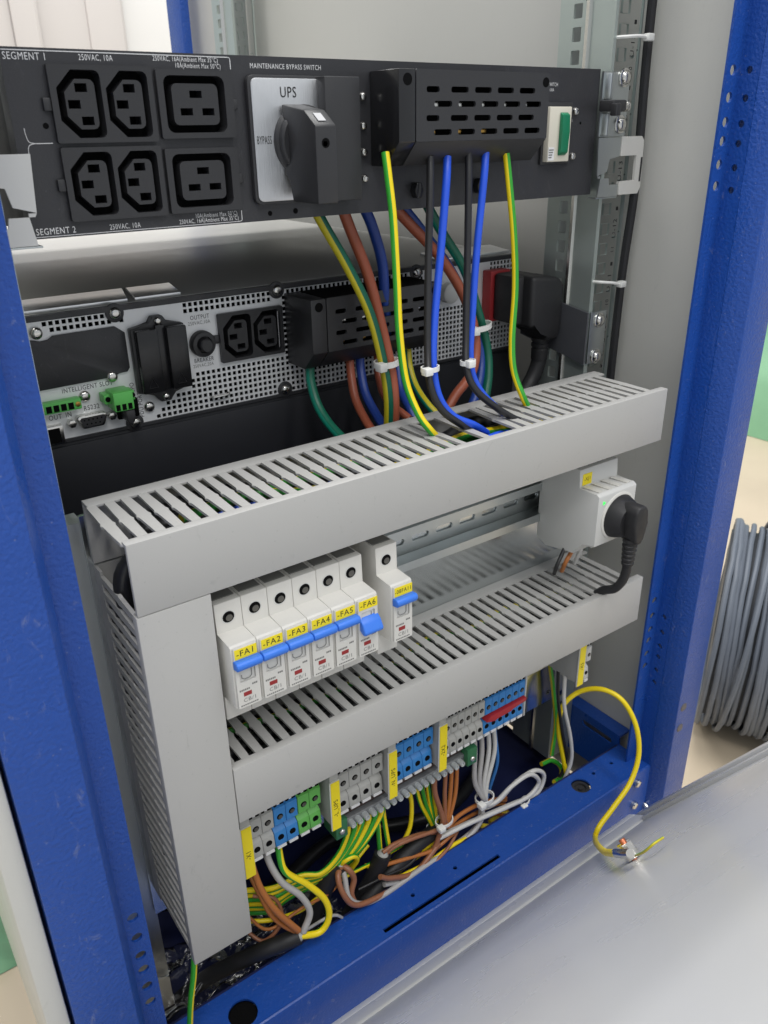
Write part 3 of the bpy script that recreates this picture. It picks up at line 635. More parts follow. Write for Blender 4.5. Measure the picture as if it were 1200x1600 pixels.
# ------------------------------------------------------------------ circuit breakers
YN, YS, YB = 366.0, 384.0, 436.0
PW = 17.3
def mcb_meshes():
    M = {}
    w_ = PW-0.12
    b = B(); prism(b, [(YS, -247), (YB-6, -247), (YB, -252), (YB, -326), (YB-6, -330), (YS, -330), (YS, -312), (YS+1, -311), (YN+1.6, -311), (YN+1.6, -268.5), (YN+3, -267.2), (YS, -267.2)], 'x', 0.15, w_, 0.5); M['body'] = mesh('body', b, WHITE)
    b = B(); plate(b, rrect(1.2, w_-1.0, -310.4, -268.4, 0.8, 2), [rrect(3.6, w_-3.2, -292.5, -277.5, 0.8, 2)], 'y', YN-0.2, YN+1.5); M['front'] = mesh('front_plate', b, WHITE)
    b = B(); box(b, 3.9, w_-3.5, YN+0.6, YN+1.55, -292.2, -277.8, 0.3); M['well'] = mesh('toggle_well', b, LGREY)
    b = B(); tube(b, [(5.0, YN+0.4, -287.5), (5.0, YN+0.4, -289.6), (6.5, YN+0.4, -291), (10.2, YN+0.4, -291), (11.6, YN+0.4, -289.6), (11.6, YN+0.4, -279)], 0.22, 5, sub=0); M['line'] = mesh('well_outline', b, INKG)
    b = B(); prism(b, [(YN+1, -276.2), (YN-3.6, -275.6), (YN-5.4, -276.6), (YN-5.8, -278.8), (YN-4.6, -281.2), (YN+1, -282.4)], 'x', 0.5, w_+0.1, 0.9, 3); M['tog'] = mesh('toggle', b, TOGB)
    b = B(); prism(b, [(YN+1, -281), (YN-3.0, -284), (YN-6.5, -289.6), (YN-5.6, -292), (YN-3.0, -292.6), (YN+1, -290)], 'x', 2.2, w_-0.4, 1.0, 3); M['togoff'] = mesh('toggle', b, TOGB)
    b = B(); box(b, 1.8, w_-1.2, YN-0.45, YN-0.15, -275.4, -268.8); M['yel'] = mesh('label_strip', b, YEL)
    b = B(); box(b, 5.0, 10.2, YN-0.4, YN-0.15, -302.6, -299.9); M['red'] = mesh('status_window', b, REDW)
    b = B(); lathe(b, [(4.5, -0.6), (4.5, 0.12), (3.8, 0.12), (3.7, -3.0)], (w_/2-0.2, YS-0.1, -257.5), 'y', 24, -1); M['ring'] = mesh('screw_well', b, LGREY)
    b = B(); lathe(b, [(3.8, 0), (3.8, 0.1)], (w_/2-0.2, YS-0.05, -257.5), 'y', 20, -1); M['dark'] = mesh('well_depth', b, DARK)
    b = B(); lathe(b, [(2.2, 0), (2.2, 0.2), (1.5, 0.3)], (w_/2+0.3, YS-0.1, -258.3), 'y', 16, -1); M['scr'] = mesh('clamp_screw', b, mat('dull screw', (110, 108, 104), 0.4, metal=0.8))
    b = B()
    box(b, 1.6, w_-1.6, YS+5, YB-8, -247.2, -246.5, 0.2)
    M['topshade'] = mesh('vents_and_shade', b, mat('shaded top grey', (118, 118, 114), 0.6))  # slab over the vented top; its grey holds the shadow of the duct
    b = B()
    for k in range(9): box(b, 2.6+1.3*k, 3.5+1.3*k, YN-0.32, YN-0.18, -309.3, -308.4)
    for k in range(6): box(b, 2.6+1.15*k, 3.4+1.15*k, YN-0.32, YN-0.18, -298.6, -297.4)
    for k in range(3): box(b, 11+1.2*k, 11.9+1.2*k, YN-0.32, YN-0.18, -296.4, -295.2)
    M['print'] = mesh('fine_print', b, INKG)
    return M
MM = mcb_meshes()
def mcb(x0, lab, label, off=False):
    t = thing('circuit_breaker', label, 'circuit breaker', (x0, YB, -330), 'breakers on the rail')
    p = (x0, 0, 0)
    body = inst('body', MM['body'], t, p)
    inst('front_plate', MM['front'], t, p); inst('toggle_well', MM['well'], t, p); inst('well_outline', MM['line'], t, p)
    inst('toggle', MM['togoff' if off else 'tog'], t, p); ls = inst('label_strip', MM['yel'], t, (x0, 0, random.uniform(-0.25, 0.25)))
    inst('status_window', MM['red'], t, p)
    r_ = inst('screw_well', MM['ring'], t, p); inst('well_depth', MM['dark'], r_, p); inst('clamp_screw', MM['scr'], r_, p)
    inst('vents_and_shade', MM['topshade'], t, p); inst('fine_print', MM['print'], t, p)
    text(lab, 5.6 if len(lab) < 6 else 4.2, (x0+PW/2, YN-0.55, -272.2), ls, INK, sx=1.0 if len(lab) < 6 else 0.85, align='CENTER')
    text('CB/1', 3.8, (x0+4.4, YN-0.3, -305.6), t, INKG, sx=1.05)
X0 = 153.0
nm = ['leftmost', 'second', 'third', 'fourth', 'fifth', 'sixth']
for k in range(6):
    mcb(X0+PW*k, '-FA%d' % (k+1), ['leftmost white breaker with yellow label -FA1, blue toggle up', 'white breaker with yellow label -FA2, blue toggle up', 'white breaker with yellow label -FA3, blue toggle up', 'white breaker with yellow label -FA4, blue toggle up', 'white breaker with yellow label -FA5, blue toggle up', 'white breaker labelled -FA6 with its blue toggle switched down'][k], k == 5)
mcb(267.6, '-08FA11', 'single white breaker standing apart to the right of the row of six')

# ------------------------------------------------------------------ socket outlet on the rail with plug
so = thing('rail_socket', 'light grey rail-mounted socket outlet with a green lamp', 'socket outlet', (475, 436, -326))
b = B(); prism(b, [(394, -247.5), (430, -247.5), (436, -253), (436, -322), (425, -327), (394, -322), (386, -309), (373, -308), (373, -264), (376, -262), (394, -263.5)], 'x', 475, 520.5, 0.8); obj('body', b, LGREY, so)
b = B(); lathe(b, [(20.4, -0.5), (20.4, 0.9), (19.4, 1.4), (18.6, 1.4), (18.4, -0.3)], (500.5, 373, -286.5), 'y', 40, -1); obj('socket_ring', b, WHITE, so)
b = B(); box(b, 478.5, 489, 393.6, 394, -261.6, -252); ls = obj('label_strip', b, YEL, so)
text('-XJ1', 4.0, (483.7, 393.5, -256.6), ls, INK, align='CENTER')
b = B(); prism(b, [(480.4, -268.6), (483, -270), (480.4, -271.6)], 'y', 372.4, 373.1); obj('indicator_lamp', b, LED, so)
b = B()
for k in range(4): box(b, 477.5+11*k, 484.5+11*k, 398, 418, -247.7, -246.8); 
obj('vents_and_shade', b, INKG, so)
b = B()
for k in range(4): prism(b, [(393.8, -262.9), (376, -261.9), (376, -261.2), (393.8, -262.2)], 'x', 478+11*k, 483+11*k)
obj('shoulder_ribs', b, WHITE, so)
b = B(); box(b, 478, 482, 378, 384, -311.5, -308.2, 0.5); obj('wire_clamp', b, LGREY, so)
pg = thing('mains_plug', 'black angled mains plug pushed into the grey rail socket', 'plug', (503, 350, -325))
b = B(); lathe(b, [(18.4, -0.8), (18.4, 1), (17.6, 4), (16, 8), (13, 13)], (500.5, 372.8, -286.5), 'y', 36, -1); obj('plug_base', b, RUB, pg)
b = B(); prism(b, [(493, -275), (496.5, -270.5), (504, -270.5), (507.5, -275), (509, -286), (506, -300), (502.5, -304), (498.5, -304), (495, -300), (492, -286)], 'y', 349, 366, 3.0, 3); obj('plug_body', b, RUB, pg)
b = B(); prof = [(6.2, 0), (6.2, 3)]
for k in range(5): prof += [(5.4-0.2*k, 4+4*k), (5.4-0.2*k, 5.4+4*k), (6.0-0.22*k, 6+4*k), (6.0-0.22*k, 7.6+4*k)]
prof += [(4.3, 25)]
lathe(b, prof, (500.5, 358, -301), 'z', 18, -1); obj('strain_relief', b, RUB, pg)
b = B(); tube(b, [(500.5, 358, -324), (500.5, 358.5, -333), (500, 361, -343), (499, 367, -352), (498, 378, -359), (497, 388, -372)], 3.8, 12); obj('cord', b, RUB, pg)

# ------------------------------------------------------------------ terminal row
YT = 400.0
def term_meshes(w_, m_):
    M = {}; g = w_-0.3
    b = B(); prism(b, [(YT+6, -414), (434, -414), (434, -478), (414, -478), (YT+3, -475), (YT+0.5, -473.5), (YT+2, -461.5), (YT+9, -457), (YT+9, -455.5), (YT, -453), (YT, -437.5), (YT+2.5, -436.6), (YT+2.5, -431), (YT, -430), (YT, -422)], 'x', 0, g, 0.35, 1); M['body'] = mesh('body', b, m_)
    b = B()
    r_ = min(2.5, w_*0.29)
    lathe(b, [(r_, -0.1), (r_, 0.12)], (g/2, YT, -445.8), 'y', 16, -1); lathe(b, [(r_, 0), (r_, 0.5)], (g/2, YT+1.55, -467), 'y', 16, -1); M['hole'] = mesh('screw_hole', b, DARK)
    b = B(); lathe(b, [(r_*0.7, 0), (r_*0.7, 0.2)], (g/2+0.3, YT-0.1, -446.2), 'y', 12, -1); M['scr'] = mesh('clamp_screw', b, mat('dull screw', (110, 108, 104), 0.4, metal=0.8))
    b = B(); box(b, g*0.12, g*0.88, YT+0.3, YT+3, -476.4, -474.2); M['tag'] = mesh('marker', b, INKW)
    b = B()
    for z in (-433.4, -426): box(b, g*0.1, g*0.34, YT+0.6, YT+3, z-2.2, z+2.2); box(b, g*0.62, g*0.9, YT+0.6, YT+3, z-2.2, z+2.2)
    M['slots'] = mesh('test_slots', b, DARK)
    b = B(); box(b, g*0.38, g*0.6, YT+1.0, YT+3, -435.2, -431.8); M['tag2'] = mesh('marker', b, INKW)
    return M
TM = {}
def terminal(x, w_, col, label):
    k = (w_, col.name)
    if k not in TM: TM[k] = term_meshes(w_, col)
    M = TM[k]; t = thing('terminal_block', label, 'terminal block', (x, 434, -478), 'terminals on the lower rail'); p = (x, 0, 0)
    inst('body', M['body'], t, p); inst('screw_hole', M['hole'], t, p); inst('clamp_screw', M['scr'], t, p); inst('marker', M['tag'], t, p); inst('test_slots', M['slots'], t, p); inst('marker', M['tag2'], t, p)
def endclamp(x, lab, label, z0=-480.5, z1=-434, yf=394):
    t = thing('end_bracket', label, 'end bracket', (x, 434, -478), 'yellow labelled end brackets')
    b = B(); box(b, x+0.6, x+8, yf+1.2, 434, z0+3, z1+14, 0.5); obj('body', b, TGREY, t)
    b = B(); box(b, x-0.4, x+8.4, yf+0.2, yf+1.6, z0-0.4, z1+0.4, 0.4); obj('label_carrier', b, LGREY, t)
    b = B(); box(b, x+0.4, x+8.0, yf-0.2, yf+0.2, z0, z1); l = obj('label_strip', b, YEL, t)
    text(lab, 5.4, (x+4.2, yf-0.35, (z0+z1)/2-2), l, INK, spin=90, align='CENTER', sx=0.95)
endclamp(156.6, '-X1', 'end bracket with yellow -X1 label at the left of the terminals')
for k in range(2): terminal(166+9.6*k, 9.6, TGREY, ['grey terminal touching the yellow -X1 label', 'grey terminal beside the first blue one, near -X1'][k])
for k in range(2): terminal(185.4+9.8*k, 9.8, TBLUE, ['blue terminal between grey and blue, left of the green pair', 'blue terminal touching the green pair'][k])
for k in range(2): terminal(205.2+9.8*k, 9.8, TGREEN, ['green terminal touching the blue pair', 'green terminal nearest the yellow -L_UPS label'][k])
endclamp(229.5, '-L_UPS', 'end bracket with yellow -L_UPS label beside the green terminals')
nth = ['first', 'second', 'third', 'fourth', 'fifth', 'sixth']
for k in range(4): terminal(239.4+10.6*k, 10.6, TGREY, '%s grey terminal to the right of the yellow -L_UPS label' % nth[k])
endclamp(282.8, '-N_UPS', 'end bracket with yellow -N_UPS label between grey and blue terminals')
for k in range(4): terminal(292.2+10*k, 10, TBLUE, '%s blue terminal to the right of the yellow -N_UPS label' % nth[k])
endclamp(333.6, '-2X2', 'end bracket with yellow -2X2 label right of the four blue terminals')
for k in range(6): terminal(343.6+7.5*k, 7.5, TGREY, '%s small grey terminal right of the yellow -2X2 label' % nth[k])
for k in range(6): terminal(388.8+7.9*k, 7.9, TBLUE, '%s small blue terminal of the row joined by a red bar' % nth[k])
b = B(); box(b, 436.4, 437.8, 400, 434, -477, -414, 0.4); tag(obj('end_plate', b, LGREY), 'thin pale end plate closing the small blue terminals', 'end plate')
b = B()
prism(b, [(389, -459), (394, -454.6), (436, -454.2), (436, -457.6), (420, -458.5), (418, -460.6), (402, -460.2), (399, -462)], 'y', 397.5, 405, 0.4); tag(obj('jumper_bar', b, TRED), 'red jumper bar across the small blue terminals', 'jumper')
# single terminal on the far right
endclamp(499.5, '-X5', 'end bracket with yellow -X5 label alone at the far right', -471, -424, 395)
for k in range(2): terminal(509.2+6.6*k, 6.6, LGREY, ['pale terminal touching the yellow -X5 label', 'rightmost pale terminal, last on the lower rail'][k])

# ------------------------------------------------------------------ earth bar below the terminals
YE = 405.0
eb = thing('earth_bar', 'grey earth bar with a row of screws below the terminals', 'busbar', (245, 430, -515))
b = B(); box(b, 246, 382, YE+4, YE+12, -503, -494, 0.5); obj('bar', b, mat('dull bar', (140, 142, 144), 0.45, metal=0.4), eb)
b = B(); box(b, 246, 380, YE+8, YE+16, -493.5, -481, 0.6); obj('bar_cover', b, mat('brown bar insulation', (74, 58, 54), 0.5), eb)
bs = B(); lathe(bs, [(2.7, -6), (2.7, 3), (2.3, 4.6), (1.4, 4.4), (1.2, 3.4)], (0, 0, 0), 'y', 12, -1); sme = mesh('bar_screw', bs, mat('zinc screw', (196, 200, 200), 0.4, metal=0.4))
bs = B(); lathe(bs, [(2.5, -8), (2.5, 0.2)], (0, 0, 0), 'y', 12, -1); hme = mesh('wire_hole', bs, DARK)
for k in range(18):
    inst('bar_screw', sme, eb, (255+6.7*k, YE+3, -498.5)); inst('wire_hole', hme, eb, (255+6.7*k, YE+7.8, -487.5))
for x in (238.5, 374.5):
    b = B(); box(b, x, x+11, YE-1, YE+18, -505, -487, 0.8); o = obj('bar_holder', b, DGREEN, eb); screw(o, (x+5.5, YE-1.1, -498), 2.7, 1.6)

# ------------------------------------------------------------------ wires
def wire(name, label, pts, r, cols, stripe=None, cat='wire', group=None, phase=0.0, twist=0.004, ferrule=False):
    b = B(); tube(b, pts, r, 14, 7, stripe=stripe or False, phase=phase, twist=twist)
    m_ = [CABW[c] for c in cols]
    o = obj(name, b, m_ if len(m_) > 1 else m_+m_)
    return tag(o, label, cat, group)
ST = (0, 1, 2, 3, 4)
P = lambda *l: [at(*t) for t in l]
# from behind the top unit down to the lower one
wire('thick_earth_wire', 'thick yellow-green wire furthest left behind the top duct', P((488, 318, 492), (505, 350, 490), (545, 420, 488), (578, 490, 484), (598, 565, 478), (607, 625, 474), (606, 690, 476)), 3.7, ('dyellow', 'dgreen'), (0, 1, 2, 3), phase=0.1, twist=0.002)
wire('thick_brown_wire', 'thick brown wire beside the leftmost yellow-green wire', P((533, 320, 496), (548, 360, 496), (575, 430, 494), (596, 510, 488), (611, 580, 480), (616, 630, 474), (614, 690, 476)), 4.0, ('brown',))
wire('thick_blue_wire', 'thick dark blue wire dropping to the lower terminal cover', P((568, 322, 505), (582, 355, 506), (597, 410, 508), (601, 470, 512), (604, 520, 520), (600, 560, 535)), 4.0, ('dblue',))
wire('thick_brown_wire', 'thick brown wire curving right behind the black and blue pairs', P((610, 318, 500), (640, 350, 502), (690, 405, 504), (728, 470, 502), (743, 530, 496), (738, 580, 488), (710, 620, 480), (690, 660, 476)), 4.0, ('brown',))
wire('thick_blue_wire', 'thick dark blue wire curving right beside the brown one', P((625, 318, 508), (655, 355, 510), (700, 415, 511), (732, 480, 509), (751, 550, 500), (748, 600, 490), (735, 640, 482)), 3.8, ('dblue',))
wire('thick_green_wire', 'thick dark green wire curving down to the right', P((668, 322, 508), (690, 362, 508), (725, 420, 506), (745, 480, 503), (760, 540, 498), (763, 585, 490), (757, 630, 482)), 3.8, ('teal', 'dgreen'), ST)
# from the lower terminal cover into the top duct
wire('teal_earth_wire', 'teal wire leaving the left end of the lower terminal cover', P((484, 572, 528), (486, 598, 524), (496, 632, 515), (514, 662, 500), (540, 690, 480)), 3.6, ('teal', 'dgreen'), ST)
wire('short_brown_wire', 'short brown wire below the lower terminal cover', P((546, 560, 528), (549, 590, 522), (556, 625, 512), (572, 658, 495), (590, 684, 478)), 3.4, ('brown',))
wire('short_blue_wire', 'short blue wire below the lower terminal cover', P((562, 556, 528), (564, 580, 523), (571, 615, 512), (588, 648, 495), (604, 672, 478)), 3.6, ('dblue',))
wire('short_brown_wire', 'brown wire mostly hidden behind the tied yellow-green wire', P((590, 555, 528), (592, 590, 520), (605, 625, 502), (640, 655, 480)), 3.2, ('brown',))
wire('short_green_wire', 'green wire with faint yellow stripe right of the long yellow-green wire', P((637, 545, 530), (640, 575, 524), (650, 605, 512), (668, 632, 492), (690, 655, 478)), 3.2, ('teal', 'dyellow'), (0, 1, 2), phase=1.0)
wire('short_blue_wire', 'dark blue wire arching low between the two tied pairs', P((620, 560, 526), (626, 610, 510), (640, 640, 490), (655, 670, 478)), 3.0, ('dblue',))
# front wires: from the upper terminal cover into the duct
wire('front_earth_wire', 'bright yellow-green wire from the left end of the upper terminal cover', P((602, 238, 446), (606, 270, 443), (614, 340, 438), (620, 440, 434), (624, 520, 430), (634, 595, 424), (653, 645, 414), (672, 672, 408), (690, 690, 414)), 2.6, ('yellow', 'green'), (0, 1, 2, 3, 4, 5), phase=2.1, twist=0.0005)
wire('front_black_wire', 'left black wire from the upper terminal cover', P((672, 245, 447), (672, 300, 442), (669, 420, 434), (668, 540, 424), (672, 600, 414), (690, 640, 408), (722, 664, 404), (752, 678, 406)), 2.5, ('black',))
wire('front_blue_wire', 'left bright blue wire tied to the black one', P((699, 245, 447), (697, 290, 442), (688, 400, 436), (679, 500, 428), (677, 570, 421), (686, 620, 414), (708, 650, 408), (740, 664, 403), (760, 676, 408)), 2.7, ('blue',))
wire('front_black_wire', 'right black wire from the upper terminal cover', P((732, 240, 447), (732, 300, 442), (730, 420, 435), (728, 520, 426), (729, 575, 418), (744, 610, 411), (780, 640, 404), (818, 662, 399), (836, 676, 404)), 2.5, ('black',))
wire('front_blue_wire', 'right bright blue wire running beside the right black wire', P((759, 238, 447), (756, 280, 443), (745, 390, 438), (738, 490, 432), (735, 560, 426), (744, 600, 420), (772, 634, 412), (812, 660, 404), (838, 670, 408)), 2.6, ('blue',))
wire('front_earth_wire', 'bright yellow-green wire from the right end of the upper terminal cover', P((791, 240, 447), (795, 280, 444), (803, 370, 440), (805, 450, 437), (800, 530, 432), (803, 580, 426), (818, 622, 416), (832, 650, 418)), 2.5, ('yellow', 'green'), (0, 1, 2, 3, 4), phase=-0.1, twist=0.002)
# inside the top duct; the thick black ones are added to darken the slots
for k, (cols, y, z, x0, x1, lab) in enumerate(((('yellow', 'green'), 409, -203, 150, 540, 'yellow-green wire lying in the top duct nearest the slots'), (('blue', 'blue'), 396, -204, 118, 420, 'blue wire lying in the top duct'), (('yellow', 'green'), 421, -203, 160, 530, 'second yellow-green wire lying deeper in the top duct'), (('black', 'black'), 414, -211, 112, 500, 'black wire added to darken the bottom of the top duct'), (('black', 'black'), 386, -207, 130, 540, 'black wire added to darken the top duct nearest its cover'), (('black', 'black'), 400, -212, 130, 540, 'black wire added under the blue one to darken the top duct'), (('black', 'black'), 426, -210, 130, 540, 'black wire added near the back to darken the top duct'), (('black', 'black'), 437, -208, 130, 540, 'black wire added against the back to darken the top duct'))):
    pts = [(x0+(x1-x0)*i/9, y+random.uniform(-6, 6), z+random.uniform(-4, 4)) for i in range(10)]
    if x0 < 130: pts = [(x0+6, y+4, -330), (x0+2, y, -262), (x0+4, y, z-12)]+pts[1:]
    wire('duct_wire', lab, pts, 3.0 if cols[0] != 'black' else 5.4, cols, ST, group='wires lying in the top duct')
for k, (y, z, cols, lab) in enumerate(((388, -384, ('black', 'black'), 'black wire added to darken the lower duct nearest its cover'), (399, -378, ('black', 'black'), 'black wire added to darken the middle of the lower duct'), (411, -382, ('black', 'black'), 'black wire added to darken the lower duct behind its middle'), (424, -377, ('dyellow', 'green'), 'yellow-green wire lying in the lower duct'), (435, -383, ('black', 'black'), 'black wire added to darken the back of the lower duct'))):  # black wires added so the slots of this duct look dark
    wire('duct_wire', lab, [(152+40*i, y+random.uniform(-6, 6), z+random.uniform(-3, 3)) for i in range(10)], 5.2 if k != 3 else 2.4, cols, ST, group='wires lying in the lower duct')
wire('duct_wire', 'blue wire turning down inside the open end of the top duct', [(150, 392, -206), (130, 389, -209), (119, 387, -222), (116, 386, -250), (118, 388, -320)], 4.0, ('blue',))
for k, (x, y, lab) in enumerate(((113.6, 397, 'black wire added to darken the upright duct nearest its cover'), (113.6, 409, 'black wire added to darken the middle of the upright duct'), (113.6, 421, 'black wire added towards the back to darken the upright duct'), (113.6, 432, 'black wire added against the back to darken the upright duct'))):  # added close behind the fingers, as shade in the slots
    wire('duct_wire', lab, [(x+random.uniform(-0.4, 1.2), y+random.uniform(-2, 2), -246-32*i) for i in range(9)], 5.8, ('black',), group='wires added to darken the upright duct')
# socket leads
wire('socket_lead', 'black lead under the grey rail socket', P((884, 852, 405), (878, 866, 404), (870, 884, 403), (866, 896, 408)), 1.7, ('black',))
wire('socket_lead', 'orange lead under the grey rail socket', P((900, 848, 402), (893, 862, 402), (884, 878, 402), (878, 892, 408)), 1.9, ('orange',))
wire('socket_lead', 'white lead under the grey rail socket', P((918, 842, 398), (910, 854, 400), (904, 866, 402), (898, 880, 408)), 1.7, ('white',))
# bottom: below the terminals
def ends(px, py, y, colour='grey'): pass
wire('brown_core', 'brown core curving from the -X1 terminals to the near cable end', P((390, 1322, 414), (394, 1352, 408), (408, 1390, 402), (432, 1424, 398), (466, 1454, 396)), 2.6, ('orange',))
wire('grey_core', 'grey core curving from the -X1 terminals to the near cable end', P((415, 1318, 416), (420, 1345, 410), (440, 1378, 404), (470, 1400, 400), (484, 1425, 397), (474, 1456, 396)), 2.7, ('grey',))
wire('earth_core', 'yellow-green core looping out to the near cable end', P((434, 1300, 416), (436, 1330, 410), (446, 1362, 404), (480, 1382, 400), (507, 1405, 396), (514, 1432, 393), (500, 1456, 393), (468, 1463, 396)), 2.7, ('yellow', 'green'), (0, 1, 2, 3, 4, 5), phase=1.2, twist=0.02)
wire('brown_core', 'thin brown core low beside the upright duct', P((392, 1370, 420), (406, 1398, 412), (424, 1430, 404), (446, 1448, 400), (468, 1458, 398)), 1.9, ('orange',))
# yellow-green bundle from the earth bar to the left
for k in range(6):
    x = 255+6.7*k; e = at(384, 1392+7*k, 430+3*k); m1 = at(470-4*k, 1368+7*k, 424+2*k)
    wire('bundled_earth_wire', ['topmost', 'second', 'third', 'fourth', 'fifth', 'lowest'][k]+' yellow-green wire sweeping left from the earth bar', [(x, YE+8, -500), (x-1, YE+8, -515), (x-10-2*k, YE+10, -535-k), tuple((Vector((x-10, YE+6, -538))+m1)/2+Vector((0, 0, -5))), tuple(m1), tuple(at(425, 1388+7*k, 428+2*k)), tuple(e), tuple(at(340, 1402+8*k, 436))], 2.3, ('yellow', 'green') if k % 2 else ('green', 'yellow'), ST, group='earth wires sweeping left', phase=k*1.1, twist=0.015)
wire('earth_drop_wire', 'straight green wire dropping from the middle of the earth bar', P((586, 1256, 424), (590, 1285, 422), (594, 1330, 420)), 2.2, ('green', 'yellow'), (0, 1, 2))
wire('earth_drop_wire', 'yellow wire dropping beside the straight green one', P((596, 1250, 424), (601, 1285, 421), (608, 1326, 418)), 2.2, ('yellow', 'green'), (0, 1, 2), phase=2)
wire('earth_drop_wire', 'yellow wire hooking left below the earth bar', P((637, 1226, 426), (643, 1255, 424), (641, 1290, 422), (630, 1316, 420)), 2.0, ('yellow', 'green'), (0, 1))
for k in range(4):
    wire('earth_fan_wire', ['leftmost', 'second', 'third', 'rightmost'][k]+' wire of the yellow-green fan right of the hooked yellow wire', P((648+9*k, 1222-6*k, 427), (657+7*k, 1255-4*k, 425), (672+3*k, 1284-2*k, 422), (678+2*k, 1300, 421), (668+4*k, 1322, 424)), 2.0, ('green', 'yellow') if k % 2 == 0 else ('yellow', 'green'), ST, group='earth wires in a fan', phase=k)
# brown bundle
for k, xs in enumerate((681, 697, 706, 714)):
    wire('brown_bundle_wire', ['leftmost', 'second', 'third', 'rightmost'][k]+' brown wire of the tied bundle under the -2X2 terminals', P((xs-2, 1150-6*k, 420), (xs, 1190-5*k, 416), (xs-2, 1235, 413), (691+4*k, 1275, 410), (690+3*k, 1292, 409)) + P(*(((676, 1330, 408), (640, 1372, 404), (590, 1402, 400), (555, 1414, 399), (536, 1396, 402), (528, 1368, 410), (536, 1350, 418)) if k == 0 else ((660-20*k, 1312, 412), (618-6*k, 1318+8*k, 414), (600-6*k, 1340+5*k, 416)) if k < 2 else ((720, 1272, 414), (755, 1254, 416), (790, 1238+4*k, 424)))), 2.4 if k == 0 else 1.9, ('brownt',) if k < 2 else ('orange',), group='brown wires in a tied bundle')
wire('brown_core', 'brown core bowing below the earth bar towards the black cables', P((598, 1332, 414), (618, 1318, 414), (655, 1304, 414), (688, 1300, 414)), 1.9, ('brownt',))
wire('brown_core', 'long brown core running low behind the beam', P((594, 1370, 402), (612, 1372, 402), (650, 1362, 404), (686, 1318, 408)), 2.3, ('brownt',))
# grey bundle
for k, xs in enumerate((744, 755, 766, 775)):
    tail = ((754, 1262, 410), (750, 1285, 408), (722, 1316, 406), (660, 1356, 403), (600, 1398, 400), (566, 1412, 400), (545, 1402, 403), (538, 1368, 411), (530, 1350, 418)) if k == 0 else ((752, 1258, 412), (744, 1292, 410), (700, 1328, 406), (640, 1372, 403), (600, 1382, 404)) if k == 1 else ((758, 1262, 411), (780, 1250, 410), (806, 1222, 408), (835, 1204, 407), (850, 1212, 407), (838, 1240, 406), (800, 1256, 407), (740, 1282, 408), (692, 1304, 410)) if k == 2 else ((760, 1258, 409), (776, 1252, 407), (800, 1228, 405), (828, 1210, 404), (842, 1222, 404), (826, 1244, 404), (790, 1262, 405), (730, 1288, 406), (686, 1310, 408))
    wire('grey_bundle_wire', ['grey wire of the tied bundle running low to the far left cable', 'grey wire of the tied bundle ending behind the beam', 'pale wire of the tied bundle making the larger loop', 'pale wire of the tied bundle making the smaller loop'][k], P((xs-6, 1120, 418), (xs-2, 1170, 415), (xs-8+(-4*k+6), 1222, 412), (756+k, 1250, 410))+P(*tail), 2.3 if k < 2 else 2.1, ('grey',) if k < 2 else ('white',), group='grey wires in a tied bundle')
wire('light_blue_wire', 'thin light blue wire below the small blue terminals', P((771, 1110, 420), (774, 1150, 418), (777, 1190, 416), (766, 1228, 418), (758, 1256, 420)), 1.7, ('lblue',))
wire('orange_core', 'orange core arching behind the pale loops', P((700, 1296, 414), (740, 1272, 418), (778, 1256, 424), (792, 1262, 424), (784, 1278, 420)), 1.8, ('orange',))
wire('yellow_core', 'yellow core lying low behind the pale loops', P((752, 1290, 412), (775, 1290, 410), (803, 1278, 410), (790, 1270, 420), (765, 1284, 420)), 2.2, ('cream',))
# right end
wire('white_wire', 'single white wire hanging from the far right terminals', P((886, 1030, 416), (882, 1070, 410), (882, 1105, 408), (891, 1150, 408), (893, 1185, 408), (884, 1212, 409), (872, 1232, 412)), 1.9, ('white',))
wire('dark_brown_wire', 'dark brown wire hanging behind the white one', P((872, 1040, 424), (872, 1090, 422), (878, 1140, 420), (884, 1190, 418), (864, 1232, 420)), 1.6, ('black',))
wire('dim_earth_wire', 'dim yellow-green wire hanging in shade left of the white one', P((858, 1030, 440), (864, 1075, 438), (868, 1130, 436), (862, 1180, 430)), 2.2, ('dyellow', 'green'), ST)
wire('coiled_earth_wire', 'small yellow-green loop lying behind the beam', P((846, 1194, 428), (862, 1188, 428), (876, 1198, 424), (876, 1214, 420), (866, 1222, 416)), 2.4, ('dyellow', 'green'), ST)
# tilted rear cover: plane through (.,348,-626) rising toward the viewer
PH = R_(57); PD = Vector((0, -math.cos(PH), math.sin(PH))); PN = Vector((0, math.sin(PH), math.cos(PH))); PO = Vector((0, 347, -627))
def onp(px, py, h=0.0):
    r = ray(px, py); o = PO+PN*h; return r*(o.dot(PN)/r.dot(PN))
def pl_pt(x, d, h): return Vector((x, 0, 0))+PO+PD*d+PN*h
stud = onp(981, 1328, 3.0)
wire('bonding_wire', 'thick yellow bonding wire looping out to the tilted cover', P((888, 1222, 412), (880, 1185, 420), (873, 1140, 424), (879, 1104, 424), (905, 1081, 418), (940, 1077, 400), (972, 1094, 381), (993, 1132, 366), (998, 1178, 356), (985, 1222, 350), (958, 1262, 345), (936, 1292, 342), (930, 1312, 334))+[onp(942, 1329, 6), onp(958, 1333, 6), onp(968, 1333, 5.6), onp(972, 1334, 5.2)], 2.5, ('yellow', 'green'), (0, 1), phase=0.3, twist=0.002)
wire('hanging_earth_wire', 'green wire hanging below the upright duct', P((303, 1480, 392), (303, 1520, 390), (298, 1570, 388), (296, 1640, 386)), 2.2, ('green', 'yellow'), (0, 1, 2))

